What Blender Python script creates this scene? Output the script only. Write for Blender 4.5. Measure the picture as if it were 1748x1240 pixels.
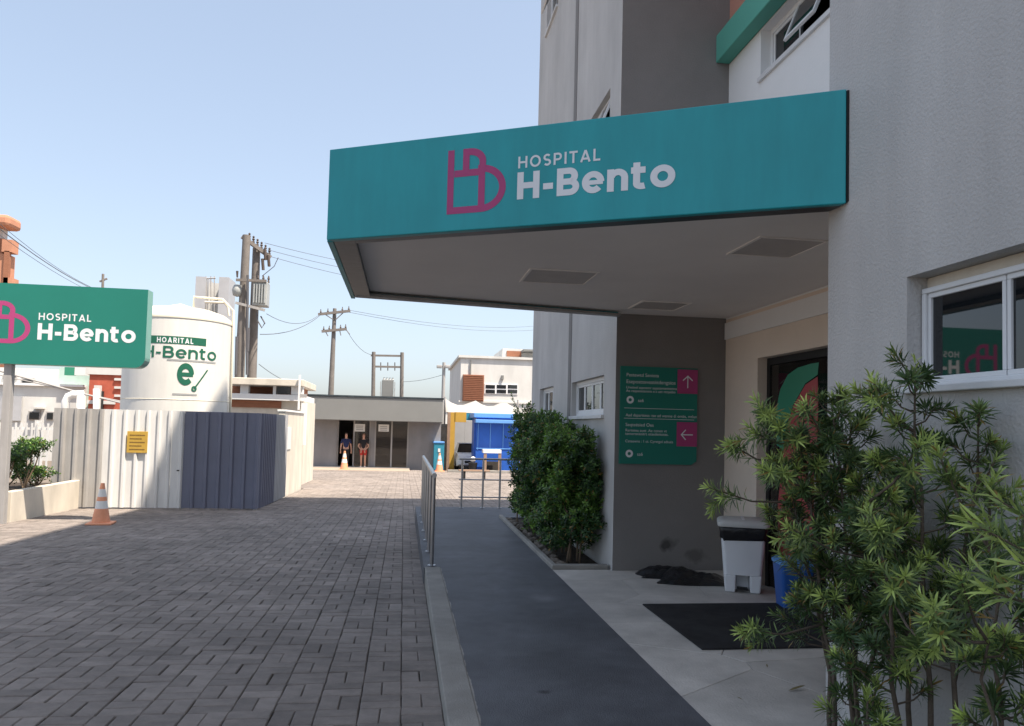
import bpy, bmesh, math, random
import numpy as np
from mathutils import Vector, Matrix
for o in list(bpy.data.objects): bpy.data.objects.remove(o)
S = bpy.context.scene
COL = S.collection
R_ = math.radians
random.seed(7); RNG = np.random.default_rng(7)

# ------------------------------------------------------------------ camera
FPX = 1300.0; PITCH = R_(2.6); ROLL = 0.025; YAW = R_(7.987); SH = 50.55
EYE = np.array([0., 0., 1.5])
F_ = np.array([math.sin(YAW)*math.cos(PITCH), math.cos(YAW)*math.cos(PITCH), math.sin(PITCH)])
R0 = np.array([math.cos(YAW), -math.sin(YAW), 0.]); U0 = np.cross(R0, F_)
RR = R0*math.cos(ROLL)+U0*math.sin(ROLL); UU = U0*math.cos(ROLL)-R0*math.sin(ROLL)
cam = bpy.data.cameras.new('camera'); camo = bpy.data.objects.new('camera', cam); COL.objects.link(camo)
cam.sensor_fit = 'HORIZONTAL'; cam.sensor_width = 36; cam.lens = 36*FPX/1748; cam.shift_y = SH/1748
cam.clip_start = .05; cam.clip_end = 8000
m = Matrix(((RR[0], UU[0], -F_[0], EYE[0]), (RR[1], UU[1], -F_[1], EYE[1]), (RR[2], UU[2], -F_[2], EYE[2]), (0, 0, 0, 1)))
camo.matrix_world = m
S.camera = camo
# ------------------------------------------------------------------ light
SUN = np.array([.365, -.325, 1.0]); SUN /= np.linalg.norm(SUN)
elev = math.asin(SUN[2]); azim = math.atan2(SUN[0], SUN[1])
w = bpy.data.worlds.new('World'); S.world = w; w.use_nodes = True
nt = w.node_tree; bg = nt.nodes['Background']
sky = nt.nodes.new('ShaderNodeTexSky'); sky.sky_type = 'NISHITA'; sky.sun_disc = False
sky.sun_elevation = elev; sky.sun_rotation = azim; sky.altitude = 600; sky.air_density = 1.0; sky.dust_density = 4.0; sky.ozone_density = 3.0
hs = nt.nodes.new('ShaderNodeHueSaturation'); hs.inputs['Saturation'].default_value = .92; gm = nt.nodes.new('ShaderNodeGamma'); gm.inputs['Gamma'].default_value = .6; nt.links.new(sky.outputs[0], gm.inputs[0]); nt.links.new(gm.outputs[0], hs.inputs['Color']); nt.links.new(hs.outputs[0], bg.inputs[0]); bg.inputs[1].default_value = .15
sl = bpy.data.lights.new('sun', 'SUN'); sl.energy = 3.3; sl.angle = R_(.53); sl.color = (1, .88, .74)
so = bpy.data.objects.new('sun', sl); COL.objects.link(so); so.location = (10, -10, 40)
so.rotation_euler = Vector(SUN).to_track_quat('Z', 'Y').to_euler()
S.view_settings.view_transform = 'Standard'; S.view_settings.look = 'None'; S.view_settings.gamma = 1
S.view_settings.exposure = 1.55
# ------------------------------------------------------------------ photo directions
def ray(px, py): return F_+RR*(px-874)/FPX-UU*(py-620-SH)/FPX
def on(px, py, ax, v):
    d = ray(px, py); return EYE+d*((v-EYE[ax])/d[ax])
def wx(px, py, x): return on(px, py, 0, x)
def wy(px, py, y): return on(px, py, 1, y)
def wz(px, py, z): return on(px, py, 2, z)
GA, GS = -.05, .022
def g(y): return GA-GS*(min(max(y, 0), 42)-3)
def wg(px, py):
    d = ray(px, py); return EYE+d*((GA+3*GS-EYE[2])/(d[2]+GS*d[1]))
# ------------------------------------------------------------------ helpers
def tag(o, label=None, cat=None, group=None, kind=None):
    if label: o['label'] = label
    if cat: o['category'] = cat
    if group: o['group'] = group
    if kind: o['kind'] = kind
    return o
def thing(name, label, cat, loc=(0, 0, 0), rz=0, group=None):
    o = bpy.data.objects.new(name, None); COL.objects.link(o); o.empty_display_size = .1
    o.location = loc; o.rotation_euler = (0, 0, rz)
    return tag(o, label, cat, group)
def copy_tree(o, parent=None):
    c = o.copy(); COL.objects.link(c)
    if parent: c.parent = parent
    for ch in list(o.children): copy_tree(ch, c)
    return c
def rootloc(o):
    v = Vector((0, 0, 0))
    while o: v += o.location; o = o.parent
    return v
class MB:
    def __init__(s): s.v = []; s.f = []
    def add(s, vs, fs):
        n = len(s.v); s.v += [tuple(map(float, p)) for p in vs]; s.f += [tuple(i+n for i in f) for f in fs]; return s
    def quad(s, a, b, c, d): return s.add([a, b, c, d], [(0, 1, 2, 3)])
    def poly(s, pts): return s.add(pts, [tuple(range(len(pts)))])
    def box(s, x0, y0, z0, x1, y1, z1):
        if x0 > x1: x0, x1 = x1, x0
        if y0 > y1: y0, y1 = y1, y0
        if z0 > z1: z0, z1 = z1, z0
        return s.add([(x0, y0, z0), (x1, y0, z0), (x1, y1, z0), (x0, y1, z0), (x0, y0, z1), (x1, y0, z1), (x1, y1, z1), (x0, y1, z1)],
                     [(0, 3, 2, 1), (4, 5, 6, 7), (0, 1, 5, 4), (1, 2, 6, 5), (2, 3, 7, 6), (3, 0, 4, 7)])
    def prism(s, poly, z0, z1):
        n = len(poly); a = sum(poly[i][0]*poly[(i+1) % n][1]-poly[(i+1) % n][0]*poly[i][1] for i in range(n))
        if a < 0: poly = poly[::-1]
        vs = [(p[0], p[1], z0) for p in poly]+[(p[0], p[1], z1) for p in poly]
        return s.add(vs, [tuple(range(n-1, -1, -1)), tuple(range(n, 2*n))]+[(i, (i+1) % n, n+(i+1) % n, n+i) for i in range(n)])
    def bar(s, a, b, wd, ht):
        a = Vector(a); b = Vector(b); d = (b-a).normalized(); up = Vector((0, 0, 1)) if abs(d.z) < .95 else Vector((0, 1, 0))
        r = d.cross(up).normalized()*wd/2; u = r.cross(d).normalized()*ht/2
        return s.add([a-r-u, a+r-u, a+r+u, a-r+u, b-r-u, b+r-u, b+r+u, b-r+u], [(0, 1, 2, 3), (7, 6, 5, 4), (0, 4, 5, 1), (1, 5, 6, 2), (2, 6, 7, 3), (3, 7, 4, 0)])
    def tube(s, pts, rad, n=8, cap=True):
        pts = [Vector(p) for p in pts]; k = len(pts)
        if not hasattr(rad, '__len__'): rad = [rad]*k
        vs = []; ref = None
        for i, p in enumerate(pts):
            d = (pts[min(i+1, k-1)]-pts[max(i-1, 0)]).normalized()
            if ref is None: ref = Vector((0, 0, 1)) if abs(d.z) < .9 else Vector((1, 0, 0))
            r = d.cross(ref).normalized(); ref = r.cross(d)
            for j in range(n):
                a = 2*math.pi*j/n; vs.append(p+(r*math.cos(a)+ref*math.sin(a))*rad[i])
        fs = [(i*n+j, i*n+(j+1) % n, (i+1)*n+(j+1) % n, (i+1)*n+j) for i in range(k-1) for j in range(n)]
        if cap: fs += [tuple(range(n-1, -1, -1)), tuple((k-1)*n+j for j in range(n))]
        return s.add(vs, fs)
    def lathe(s, prof, c=(0, 0, 0), n=24, cap=True):
        k = len(prof); vs = [(c[0]+r*math.cos(2*math.pi*j/n), c[1]+r*math.sin(2*math.pi*j/n), c[2]+z) for r, z in prof for j in range(n)]
        fs = [(i*n+j, i*n+(j+1) % n, (i+1)*n+(j+1) % n, (i+1)*n+j) for i in range(k-1) for j in range(n)]
        if cap: fs += [tuple(range(n-1, -1, -1)), tuple((k-1)*n+j for j in range(n))]
        return s.add(vs, fs)
    def holes(s, ax, c, u0, u1, v0, v1, hs, depth, inner=None):
        """wall sheet on plane axis ax = c, u the other ground axis, v = z; holes get reveals going to c+depth"""
        us = sorted({u0, u1, *[h[0] for h in hs], *[h[1] for h in hs]}); vz = sorted({v0, v1, *[h[2] for h in hs], *[h[3] for h in hs]})
        P = (lambda u, v, d=0: (c+d, u, v)) if ax == 0 else (lambda u, v, d=0: (u, c+d, v))
        for i in range(len(us)-1):
            for j in range(len(vz)-1):
                um = (us[i]+us[i+1])/2; vm = (vz[j]+vz[j+1])/2
                if any(h[0] < um < h[1] and h[2] < vm < h[3] for h in hs): continue
                s.quad(P(us[i], vz[j]), P(us[i+1], vz[j]), P(us[i+1], vz[j+1]), P(us[i], vz[j+1]))
        for a, b, e, f in hs:
            for p, q in (((a, e), (a, f)), ((b, f), (b, e)), ((a, f), (b, f)), ((b, e), (a, e))):
                s.quad(P(*p), P(*q), P(*q, depth), P(*p, depth))
        return s
    def build(s, name, mat, parent=None, smooth=False, bevel=0, world=True, kind=None, auto=None):
        me = bpy.data.meshes.new(name)
        off = rootloc(parent) if (parent and world) else Vector((0, 0, 0))
        me.from_pydata([(x-off.x, y-off.y, z-off.z) for x, y, z in s.v], [], s.f); me.update()
        if mat: me.materials.append(mat)
        if smooth: me.shade_smooth()
        if auto: me.set_sharp_from_angle(angle=R_(auto))
        o = bpy.data.objects.new(name, me); COL.objects.link(o)
        if parent: o.parent = parent
        if bevel:
            b = o.modifiers.new('bevel', 'BEVEL'); b.width = bevel; b.segments = 2; b.limit_method = 'ANGLE'
        if kind: o['kind'] = kind
        return o
def fixn(o):
    bm = bmesh.new(); bm.from_mesh(o.data); bmesh.ops.recalc_face_normals(bm, faces=bm.faces); bm.to_mesh(o.data); bm.free(); return o
def struct(o): o['kind'] = 'structure'; return o
# ------------------------------------------------------------------ materials
def mk(name, col, rough=.75, var=.12, scale=3., bump=0., bscale=80., metal=0., spec=.4, dirt=0., dcol=(.08, .07, .06), isl=0., stretch=None):
    mt = bpy.data.materials.new(name); mt.use_nodes = True; N = mt.node_tree.nodes; L = mt.node_tree.links
    b = N['Principled BSDF']; b.inputs['Roughness'].default_value = rough; b.inputs['Metallic'].default_value = metal
    b.inputs['Specular IOR Level'].default_value = spec
    tc = N.new('ShaderNodeTexCoord'); vec = tc.outputs['Object']
    if stretch:
        mp = N.new('ShaderNodeMapping'); mp.inputs['Scale'].default_value = stretch; L.new(vec, mp.inputs[0]); vec = mp.outputs[0]
    nz = N.new('ShaderNodeTexNoise'); nz.inputs['Scale'].default_value = scale; nz.inputs['Detail'].default_value = 8; nz.inputs['Roughness'].default_value = .62
    L.new(vec, nz.inputs['Vector'])
    cr = N.new('ShaderNodeValToRGB'); cr.color_ramp.elements[0].position = .3; cr.color_ramp.elements[1].position = .72
    cr.color_ramp.elements[0].color = (*[c*(1-var) for c in col], 1); cr.color_ramp.elements[1].color = (*[min(c*(1+var), 1) for c in col], 1)
    L.new(nz.outputs['Fac'], cr.inputs[0]); out = cr.outputs[0]
    if isl:
        ge = N.new('ShaderNodeNewGeometry'); oi = N.new('ShaderNodeObjectInfo'); ad = N.new('ShaderNodeMath'); ad.operation = 'ADD'
        fr = N.new('ShaderNodeMath'); fr.operation = 'FRACT'; mr = N.new('ShaderNodeMapRange')
        L.new(ge.outputs['Random Per Island'], ad.inputs[0]); L.new(oi.outputs['Random'], ad.inputs[1]); L.new(ad.outputs[0], fr.inputs[0]); L.new(fr.outputs[0], mr.inputs[0])
        mr.inputs[3].default_value = 1-isl; mr.inputs[4].default_value = 1+isl
        mx = N.new('ShaderNodeMix'); mx.data_type = 'RGBA'; mx.blend_type = 'MULTIPLY'; mx.inputs[0].default_value = 1
        L.new(out, mx.inputs[6]); L.new(mr.outputs[0], mx.inputs[7]); out = mx.outputs[2]
    if dirt:
        n2 = N.new('ShaderNodeTexNoise'); n2.inputs['Scale'].default_value = scale*.37; n2.inputs['Detail'].default_value = 10; n2.inputs['Roughness'].default_value = .7
        L.new(vec, n2.inputs['Vector']); r2 = N.new('ShaderNodeValToRGB'); r2.color_ramp.elements[0].position = .52; r2.color_ramp.elements[1].position = .78
        r2.color_ramp.elements[0].color = (0, 0, 0, 1); r2.color_ramp.elements[1].color = (dirt, dirt, dirt, 1); L.new(n2.outputs['Fac'], r2.inputs[0])
        mx = N.new('ShaderNodeMix'); mx.data_type = 'RGBA'; L.new(r2.outputs[0], mx.inputs[0]); L.new(out, mx.inputs[6]); mx.inputs[7].default_value = (*dcol, 1); out = mx.outputs[2]
    L.new(out, b.inputs['Base Color'])
    if bump:
        n3 = N.new('ShaderNodeTexNoise'); n3.inputs['Scale'].default_value = bscale; n3.inputs['Detail'].default_value = 5; L.new(tc.outputs['Object'], n3.inputs['Vector'])
        bp = N.new('ShaderNodeBump'); bp.inputs['Strength'].default_value = bump; bp.inputs['Distance'].default_value = .02; L.new(n3.outputs['Fac'], bp.inputs['Height']); L.new(bp.outputs[0], b.inputs['Normal'])
    mt['out'] = 1
    return mt
def glassmat(name, tint=(.01, .012, .014), rough=.02, alpha=1.):
    mt = bpy.data.materials.new(name); mt.use_nodes = True; b = mt.node_tree.nodes['Principled BSDF']
    b.inputs['Base Color'].default_value = (*tint, 1); b.inputs['Roughness'].default_value = rough; b.inputs['Specular IOR Level'].default_value = .8; b.inputs['Alpha'].default_value = alpha
    return mt
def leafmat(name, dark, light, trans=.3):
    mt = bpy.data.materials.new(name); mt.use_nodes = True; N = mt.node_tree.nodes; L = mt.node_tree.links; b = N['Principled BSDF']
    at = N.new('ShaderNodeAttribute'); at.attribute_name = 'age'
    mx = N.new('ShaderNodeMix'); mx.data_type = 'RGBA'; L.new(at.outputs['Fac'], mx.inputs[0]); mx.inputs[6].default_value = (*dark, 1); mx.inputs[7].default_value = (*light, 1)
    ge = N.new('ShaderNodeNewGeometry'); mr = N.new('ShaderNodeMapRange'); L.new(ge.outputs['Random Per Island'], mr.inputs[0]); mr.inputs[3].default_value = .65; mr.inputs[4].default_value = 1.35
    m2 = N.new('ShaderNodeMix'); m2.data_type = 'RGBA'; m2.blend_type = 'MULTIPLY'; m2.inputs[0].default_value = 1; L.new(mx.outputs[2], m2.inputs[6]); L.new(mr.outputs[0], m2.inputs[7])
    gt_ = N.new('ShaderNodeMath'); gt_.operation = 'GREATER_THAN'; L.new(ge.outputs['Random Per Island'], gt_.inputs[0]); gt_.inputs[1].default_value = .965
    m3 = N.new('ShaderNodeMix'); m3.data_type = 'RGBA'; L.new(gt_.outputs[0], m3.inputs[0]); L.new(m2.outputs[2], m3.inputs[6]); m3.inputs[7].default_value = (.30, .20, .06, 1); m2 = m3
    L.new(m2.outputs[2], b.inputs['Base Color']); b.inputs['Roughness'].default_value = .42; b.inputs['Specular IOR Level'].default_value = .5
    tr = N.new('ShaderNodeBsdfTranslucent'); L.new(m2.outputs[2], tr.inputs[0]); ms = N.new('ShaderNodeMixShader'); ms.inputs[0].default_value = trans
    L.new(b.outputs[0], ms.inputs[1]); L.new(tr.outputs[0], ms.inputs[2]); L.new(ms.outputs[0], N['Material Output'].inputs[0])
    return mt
M = dict(
    stucco=mk('stucco', (.53, .515, .50), .9, .07, 1.2, .32, 70, dirt=.18, dcol=(.25, .24, .23)),
    stucco_dark=mk('stucco_dark', (.22, .21, .205), .9, .08, 1.3, .25, 60, dirt=.2, dcol=(.12, .11, .1)),
    beige=mk('beige', (.76, .65, .55), .85, .05, 1.5, .12, 60),
    white_wall=mk('white_wall', (.80, .80, .79), .85, .04, 1.0, .12, 50, dirt=.1, dcol=(.5, .5, .48)),
    salmon=mk('salmon', (.48, .24, .18), .85, .05, 1.0, .12, 50),
    green_band=mk('green_band', (.10, .38, .30), .6, .06, 1.0),
    teal=mk('teal', (.018, .335, .375), .42, .07, .8, .02, 30, dirt=.12, dcol=(.02, .16, .19)),
    teal_sign=mk('teal_sign', (.014, .195, .15), .45, .06, .9),
    pink=mk('pink', (.42, .055, .19), .5, .05), white_paint=mk('white_paint', (.78, .80, .83), .5, .04),
    ceiling=mk('ceiling', (.88, .84, .80), .9, .05, .9, .05, 40), panel=mk('panel', (.56, .52, .49), .6, .06, 8, .2, 200),
    steel_dark=mk('steel_dark', (.07, .085, .095), .38, .35, 3, 0, metal=.5, stretch=(1, 6, 1)),
    black=mk('black', (.012, .012, .013), .6, .2), blackbag=mk('blackbag', (.016, .016, .018), .3, .2, 6, .9, 14),
    mat=mk('mat', (.018, .017, .018), .95, .3, 8, .8, 300, dirt=.3, dcol=(.05, .045, .04)),
    alu=mk('alu', (.72, .73, .74), .45, .04), sill=mk('sill', (.66, .66, .66), .6, .08, 5, dirt=.2, dcol=(.35, .34, .32)),
    glass=glassmat('glass'), doorglass=glassmat('doorglass', (.015, .013, .012), .03, .72),
    paver=mk('paver', (.236, .206, .186), .85, .17, 9, .5, 120, dirt=.35, dcol=(.13, .10, .085), isl=.17),
    sand=mk('sand', (.075, .065, .056), .95, .3, 10, .4, 100), concrete=mk('concrete', (.30, .285, .26), .9, .14, 3, .35, 90, dirt=.4, dcol=(.16, .15, .14)),
    slab=mk('slab', (.56, .525, .48), .8, .13, 2.5, .25, 70, dirt=.35, dcol=(.38, .35, .31), isl=.08),
    soil=mk('soil', (.05, .036, .026), .95, .4, 8, .9, 40), ground=mk('ground', (.17, .14, .115), .95, .3, .2, .3, 3),
    steel=mk('steel', (.42, .42, .43), .28, .1, 5, metal=.9), galv=mk('galv', (.38, .37, .36), .55, .1, 2, dirt=.3, dcol=(.22, .2, .18)),
    fence_white=mk('fence_white', (.74, .74, .73), .55, .05, 1.5, dirt=.25, dcol=(.5, .47, .42)), fence_blue=mk('fence_blue', (.165, .175, .235), .55, .08, 1.5, dirt=.2, dcol=(.16, .16, .2)),
    fence_pale=mk('fence_pale', (.40, .41, .43), .55, .08, 1.5), cream=mk('cream', (.68, .63, .54), .85, .07, 1.5, .15, 50, dirt=.25, dcol=(.45, .4, .33)),
    tank=mk('tank', (.76, .75, .71), .45, .04, .9, dirt=.15, dcol=(.55, .52, .45)), tank_top=mk('tank_top', (.74, .70, .58), .5, .05, 1.5, dirt=.25, dcol=(.5, .45, .35)),
    green_print=mk('green_print', (.015, .13, .08), .5, .05), grey_print=mk('grey_print', (.35, .36, .36), .5, .05),
    yellow=mk('yellow', (.52, .33, .06), .5, .1, 6), orange=mk('orange', (.76, .33, .19), .55, .12, 8, dirt=.3, dcol=(.4, .16, .08)),
    concrete_pole=mk('concrete_pole', (.19, .172, .158), .9, .15, 3, .3, 60, dirt=.3, dcol=(.13, .11, .1)), wire=mk('wire', (.10, .10, .11), .6, .1),
    trafo=mk('trafo', (.36, .38, .38), .5, .08, 3), ceramic=mk('ceramic', (.09, .07, .06), .35, .2),
    grey_wall=mk('grey_wall', (.25, .245, .25), .85, .05, 1.2, .12, 50), grey_fascia=mk('grey_fascia', (.20, .205, .20), .7, .05, 1.),
    far_white=mk('far_white', (.62, .62, .60), .85, .06, .6, dirt=.3, dcol=(.42, .41, .39)), brown_panel=mk('brown_panel', (.30, .13, .075), .8, .18, 3, stretch=(1, 1, 8)),
    red_brick=mk('red_brick', (.42, .10, .06), .85, .15, 3), far_orange=mk('far_orange', (.50, .24, .15), .85, .1, 1.), dark_room=mk('dark_room', (.05, .045, .04), .8, .2),
    blue=mk('blue', (.02, .105, .46), .45, .08, 2), blue_light=mk('blue_light', (.13, .33, .70), .5, .05), teal_bin=mk('teal_bin', (.03, .22, .32), .45, .08),
    ochre=mk('ochre', (.48, .29, .05), .75, .12, 2), sail=mk('sail', (.38, .36, .34), .8, .06, 1.5), wood=mk('wood', (.30, .20, .14), .75, .2, 5),
    bin_white=mk('bin_white', (.76, .77, .79), .4, .04, 3, dirt=.15, dcol=(.45, .44, .42)), bin_lid=mk('bin_lid', (.60, .60, .58), .45, .06, 4, dirt=.3, dcol=(.4, .38, .34)), bin_blue=mk('bin_blue', (.02, .10, .38), .4, .08),
    skin=mk('skin', (.50, .29, .21), .55, .05), navy=mk('navy', (.015, .022, .075), .85, .15), dark_cloth=mk('dark_cloth', (.014, .013, .016), .85, .15), red_cloth=mk('red_cloth', (.42, .03, .025), .85, .1), pale_cloth=mk('pale_cloth', (.40, .38, .40), .85, .1),
    hair=mk('hair', (.03, .018, .012), .6, .2), hair_fair=mk('hair_fair', (.22, .10, .05), .6, .2), car_white=mk('car_white', (.74, .75, .76), .25, .03, spec=.6), tyre=mk('tyre', (.015, .015, .015), .8, .2),
    bark=mk('bark', (.13, .10, .075), .9, .25, 20, .5, 80), bark_far=mk('bark_far', (.22, .16, .11), .9, .25, 15), stone=mk('stone', (.20, .17, .14), .9, .25, 8, .5, 40),
    leaf=leafmat('leaf', (.060, .115, .042), (.54, .66, .17)), leaf_hedge=leafmat('leaf_hedge', (.028, .075, .022), (.24, .42, .07)), decal_green=mk('decal_green', (.04, .26, .16), .4, .05), decal_red=mk('decal_red', (.42, .07, .08), .4, .05),
    paper=mk('paper', (.72, .72, .70), .7, .04, 30), dry=mk('dry', (.20, .16, .07), .8, .3))

def place_stains(mt, scale, lo, hi, vec_scale=(1, 1, 1)):
    N = mt.node_tree.nodes; L = mt.node_tree.links; b = N['Principled BSDF']; src = b.inputs['Base Color'].links[0].from_socket
    ge = N.new('ShaderNodeNewGeometry'); mp = N.new('ShaderNodeMapping'); mp.inputs['Scale'].default_value = vec_scale; L.new(ge.outputs['Position'], mp.inputs[0])
    n = N.new('ShaderNodeTexNoise'); n.inputs['Scale'].default_value = scale; n.inputs['Detail'].default_value = 7; n.inputs['Roughness'].default_value = .65; L.new(mp.outputs[0], n.inputs['Vector'])
    mr = N.new('ShaderNodeMapRange'); L.new(n.outputs['Fac'], mr.inputs[0]); mr.inputs[1].default_value = .32; mr.inputs[2].default_value = .68; mr.inputs[3].default_value = lo; mr.inputs[4].default_value = hi
    mx = N.new('ShaderNodeMix'); mx.data_type = 'RGBA'; mx.blend_type = 'MULTIPLY'; mx.inputs[0].default_value = 1; L.new(src, mx.inputs[6]); L.new(mr.outputs[0], mx.inputs[7]); L.new(mx.outputs[2], b.inputs['Base Color'])
place_stains(M['paver'], .55, .74, 1.18); place_stains(M['paver'], 3.2, .86, 1.12)
place_stains(M['teal'], 1.2, .88, 1.08, (3, 3, .5)); place_stains(M['slab'], 1.6, .78, 1.1); place_stains(M['stucco'], .8, .85, 1.06, (2, 2, .35)); place_stains(M['concrete'], 2.2, .78, 1.12)
place_stains(M['tank'], 1.4, .9, 1.03, (2.5, 2.5, .3)); place_stains(M['fence_white'], 1.5, .86, 1.04, (4, 4, .4)); place_stains(M['galv'], 1.5, .8, 1.1, (4, 4, .4)); place_stains(M['mat'], 2.5, .8, 1.9); place_stains(M['grey_wall'], .7, .88, 1.08, (2, 2, .5)); place_stains(M['cream'], 1.1, .82, 1.06, (2, 2, .6)); place_stains(M['far_white'], .4, .85, 1.05, (2, 2, .4))
# ------------------------------------------------------------------ stroke lettering
def arc(cx, cy, rx, ry, a0, a1, n=14): return [(cx+rx*math.cos(R_(a0+(a1-a0)*i/n)), cy+ry*math.sin(R_(a0+(a1-a0)*i/n))) for i in range(n+1)]
def glyph(c, t):
    h = t/2; X = .79
    if c == 'H': W = .78; return W, [[(h, 0), (h, 1)], [(W-h, 0), (W-h, 1)], [(h, .5), (W-h, .5)]]
    if c == '-': return .42, [[(.04, .40), (.38, .40)]]
    if c == 'O': W = .92; return W, [('c', arc(W/2, .5, W/2-h, .5-h, 0, 360, 32))]
    if c == 'S':
        W = .64; ry = (1-2*h)/4; return W, [arc(W/2, 1-h-ry, W/2-h, ry, 35, 270)+arc(W/2, h+ry, W/2-h, ry, 90, -145)[1:]]
    if c in 'PR':
        W = .68; r = [[(h, 0), (h, 1)], [(h, 1-h), (.36, 1-h)]+arc(.36, .68, W-h-.36, .32-h, 90, -90)+[(h, .36+h)]]
        if c == 'R': r.append([(.36, .4), (W-h*.6, 0)])
        return W, r
    if c == 'I': return t, [[(h, 0), (h, 1)]]
    if c == 'T': W = .68; return W, [[(W/2, 0), (W/2, 1)], [(0, 1-h), (W, 1-h)]]
    if c == 'A': W = .84; return W, [[(h*.9, 0), (W/2, 1-h*.3)], [(W-h*.9, 0), (W/2, 1-h*.3)], [(.2, .27), (W-.2, .27)]]
    if c == 'L': W = .56; return W, [[(h, 0), (h, 1)], [(h, h), (W, h)]]
    if c == 'B':
        W = .76; ry = (.5-h)/2; return W, [[(h, 0), (h, 1)], [(h, 1-h), (.42, 1-h)]+arc(.42, (1.5-h)/2, .27-h*.8, ry, 90, -90)+[(h, .5)], [(h, .501), (.44, .501)]+arc(.44, (.5+h)/2, W-h-.44, ry, 90, -90)+[(h, h)]]
    if c == 'e': W = .74; return W, [arc(W/2, X/2, W/2-h, X/2-h, 0, 318, 26), ('b', [(h, X/2-.01), (W-h*.4, X/2-.01)])]
    if c == 'n': W = .68; return W, [[(h, 0), (h, X)]]+[[]+arc(W/2+h*.1, X-.33, W/2-h*1.1, .33-h, 165, 0)+[(W-h, 0)]]
    if c == 't': W = .52; return W, [[(.18, .95), (.18, .22)]+arc(.18+.17, .17+h*.4, .17, .17-h*.6, 180, 300, 8), [(0, X-h), (W-.06, X-h)]]
    if c == 'o': W = .78; return W, [('c', arc(W/2, X/2, W/2-h, X/2-h, 0, 360, 30))]
    return .3, []
def ribbon(mb, pts, t, mp, d, closed=False):
    P = [Vector((p[0], p[1])) for p in pts]
    Q = [P[0]]
    for a, b in zip(P[:-1], P[1:]):
        k = max(1, int((b-a).length/.13)); Q += [a.lerp(b, j/k) for j in range(1, k+1)]
    P = Q
    P = [p for i, p in enumerate(P) if i == 0 or (p-P[i-1]).length > 1e-5]
    if closed: P = P[:-1]
    n = len(P); L = []; Rr = []
    for i in range(n):
        a = P[(i-1) % n] if (closed or i > 0) else None; b = P[(i+1) % n] if (closed or i < n-1) else None
        d1 = (P[i]-a).normalized() if a is not None else None; d2 = (b-P[i]).normalized() if b is not None else None
        if d1 is None: d1 = d2
        if d2 is None: d2 = d1
        tn = (d1+d2)
        tn = tn.normalized() if tn.length > 1e-6 else d2
        nn = Vector((-tn.y, tn.x)); k = t/2/max(.5, nn.dot(Vector((-d2.y, d2.x))))
        L.append(P[i]+nn*k); Rr.append(P[i]-nn*k)
    vs = [mp(p.x, p.y, d) for p in L]+[mp(p.x, p.y, d) for p in Rr]
    rng = range(n if closed else n-1)
    mb.add(vs, [(n+i, n+(i+1) % n, (i+1) % n, i) for i in rng])
def lettering(s, mp, u0, v0, u1, v1, t, sp=.13):
    """letters of string s fitted into the box u0..u1, v0..v1 (cap height) on the surface mp(u, v, lift)"""
    mb = MB(); gs = [glyph(c, t) for c in s]; tot = sum(q[0] for q in gs)+sp*(len(s)-1); k = (u1-u0)/tot; kv = v1-v0; x = 0; d = .0015
    f = lambda a, b, dd: mp(u0+a*k, v0+b*kv, dd)
    for W, st in gs:
        for q in st:
            cl = isinstance(q, tuple) and q[0] == 'c'; tk_ = t*.72 if (isinstance(q, tuple) and q[0] == 'b') else t; pts = q[1] if isinstance(q, tuple) else q
            ribbon(mb, [(p[0]+x, p[1]) for p in pts], tk_, f, d, cl); d += .0001
        x += W+sp
    return mb
def logo_mb(mp, u0, v0, u1, v1, t=.105):
    mb = MB(); f = lambda a, b, dd: mp(u0+a*(u1-u0)/.95, v0+b*(v1-v0), dd)
    st = [[(.05, 1.0), (.05, .055), (.55, .055)]+arc(.55, .365, .345, .31, -90, 90, 20)+[(.55, .625), (.108, .625)], [(.56, .06), (.56, .62)],
          [(.30, .62), (.30, .95)]+arc(.36, .79, .21, .16, 90, 0, 10)+[(.57, .62)]]
    for i, q in enumerate(st): ribbon(mb, q, t, f, .0015+i*.0003)
    # round the top of the arch opening
    return mb
def smalltext(s, size, loc, rot, mat, parent, name='lettering'):
    cu = bpy.data.curves.new('txt', 'FONT'); cu.body = s; cu.size = size
    ob = bpy.data.objects.new('txt', cu); COL.objects.link(ob); dg = bpy.context.evaluated_depsgraph_get()
    me = bpy.data.meshes.new_from_object(ob.evaluated_get(dg)); bpy.data.objects.remove(ob); bpy.data.curves.remove(cu)
    me.materials.clear(); me.materials.append(mat)
    o = bpy.data.objects.new(name, me); COL.objects.link(o); o.parent = parent; o.location = Vector(loc)-rootloc(parent); o.rotation_euler = rot
    return o
#STRUCT
# ================================================================== SETTING
mb = MB()
X0, X1 = -2500, 2500
ys = [-400, 0, 42, 4000]
for a, b in zip(ys[:-1], ys[1:]):
    mb.quad((X0, a, g(a)-.12), (X1, a, g(a)-.12), (X1, b, g(b)-.12), (X0, b, g(b)-.12))
struct(mb.build('ground', M['ground']))
mb = MB()
for x0, x1, a, b in ((-9, .262, -6, 0), (-9, .262, 0, 14.16), (-9, 9, 14.16, 40.4)):
    mb.quad((x0, a, g(a)-.022), (x1, a, g(a)-.022), (x1, b, g(b)-.022), (x0, b, g(b)-.022))
paving = struct(mb.build('paving', M['sand']))
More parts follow.
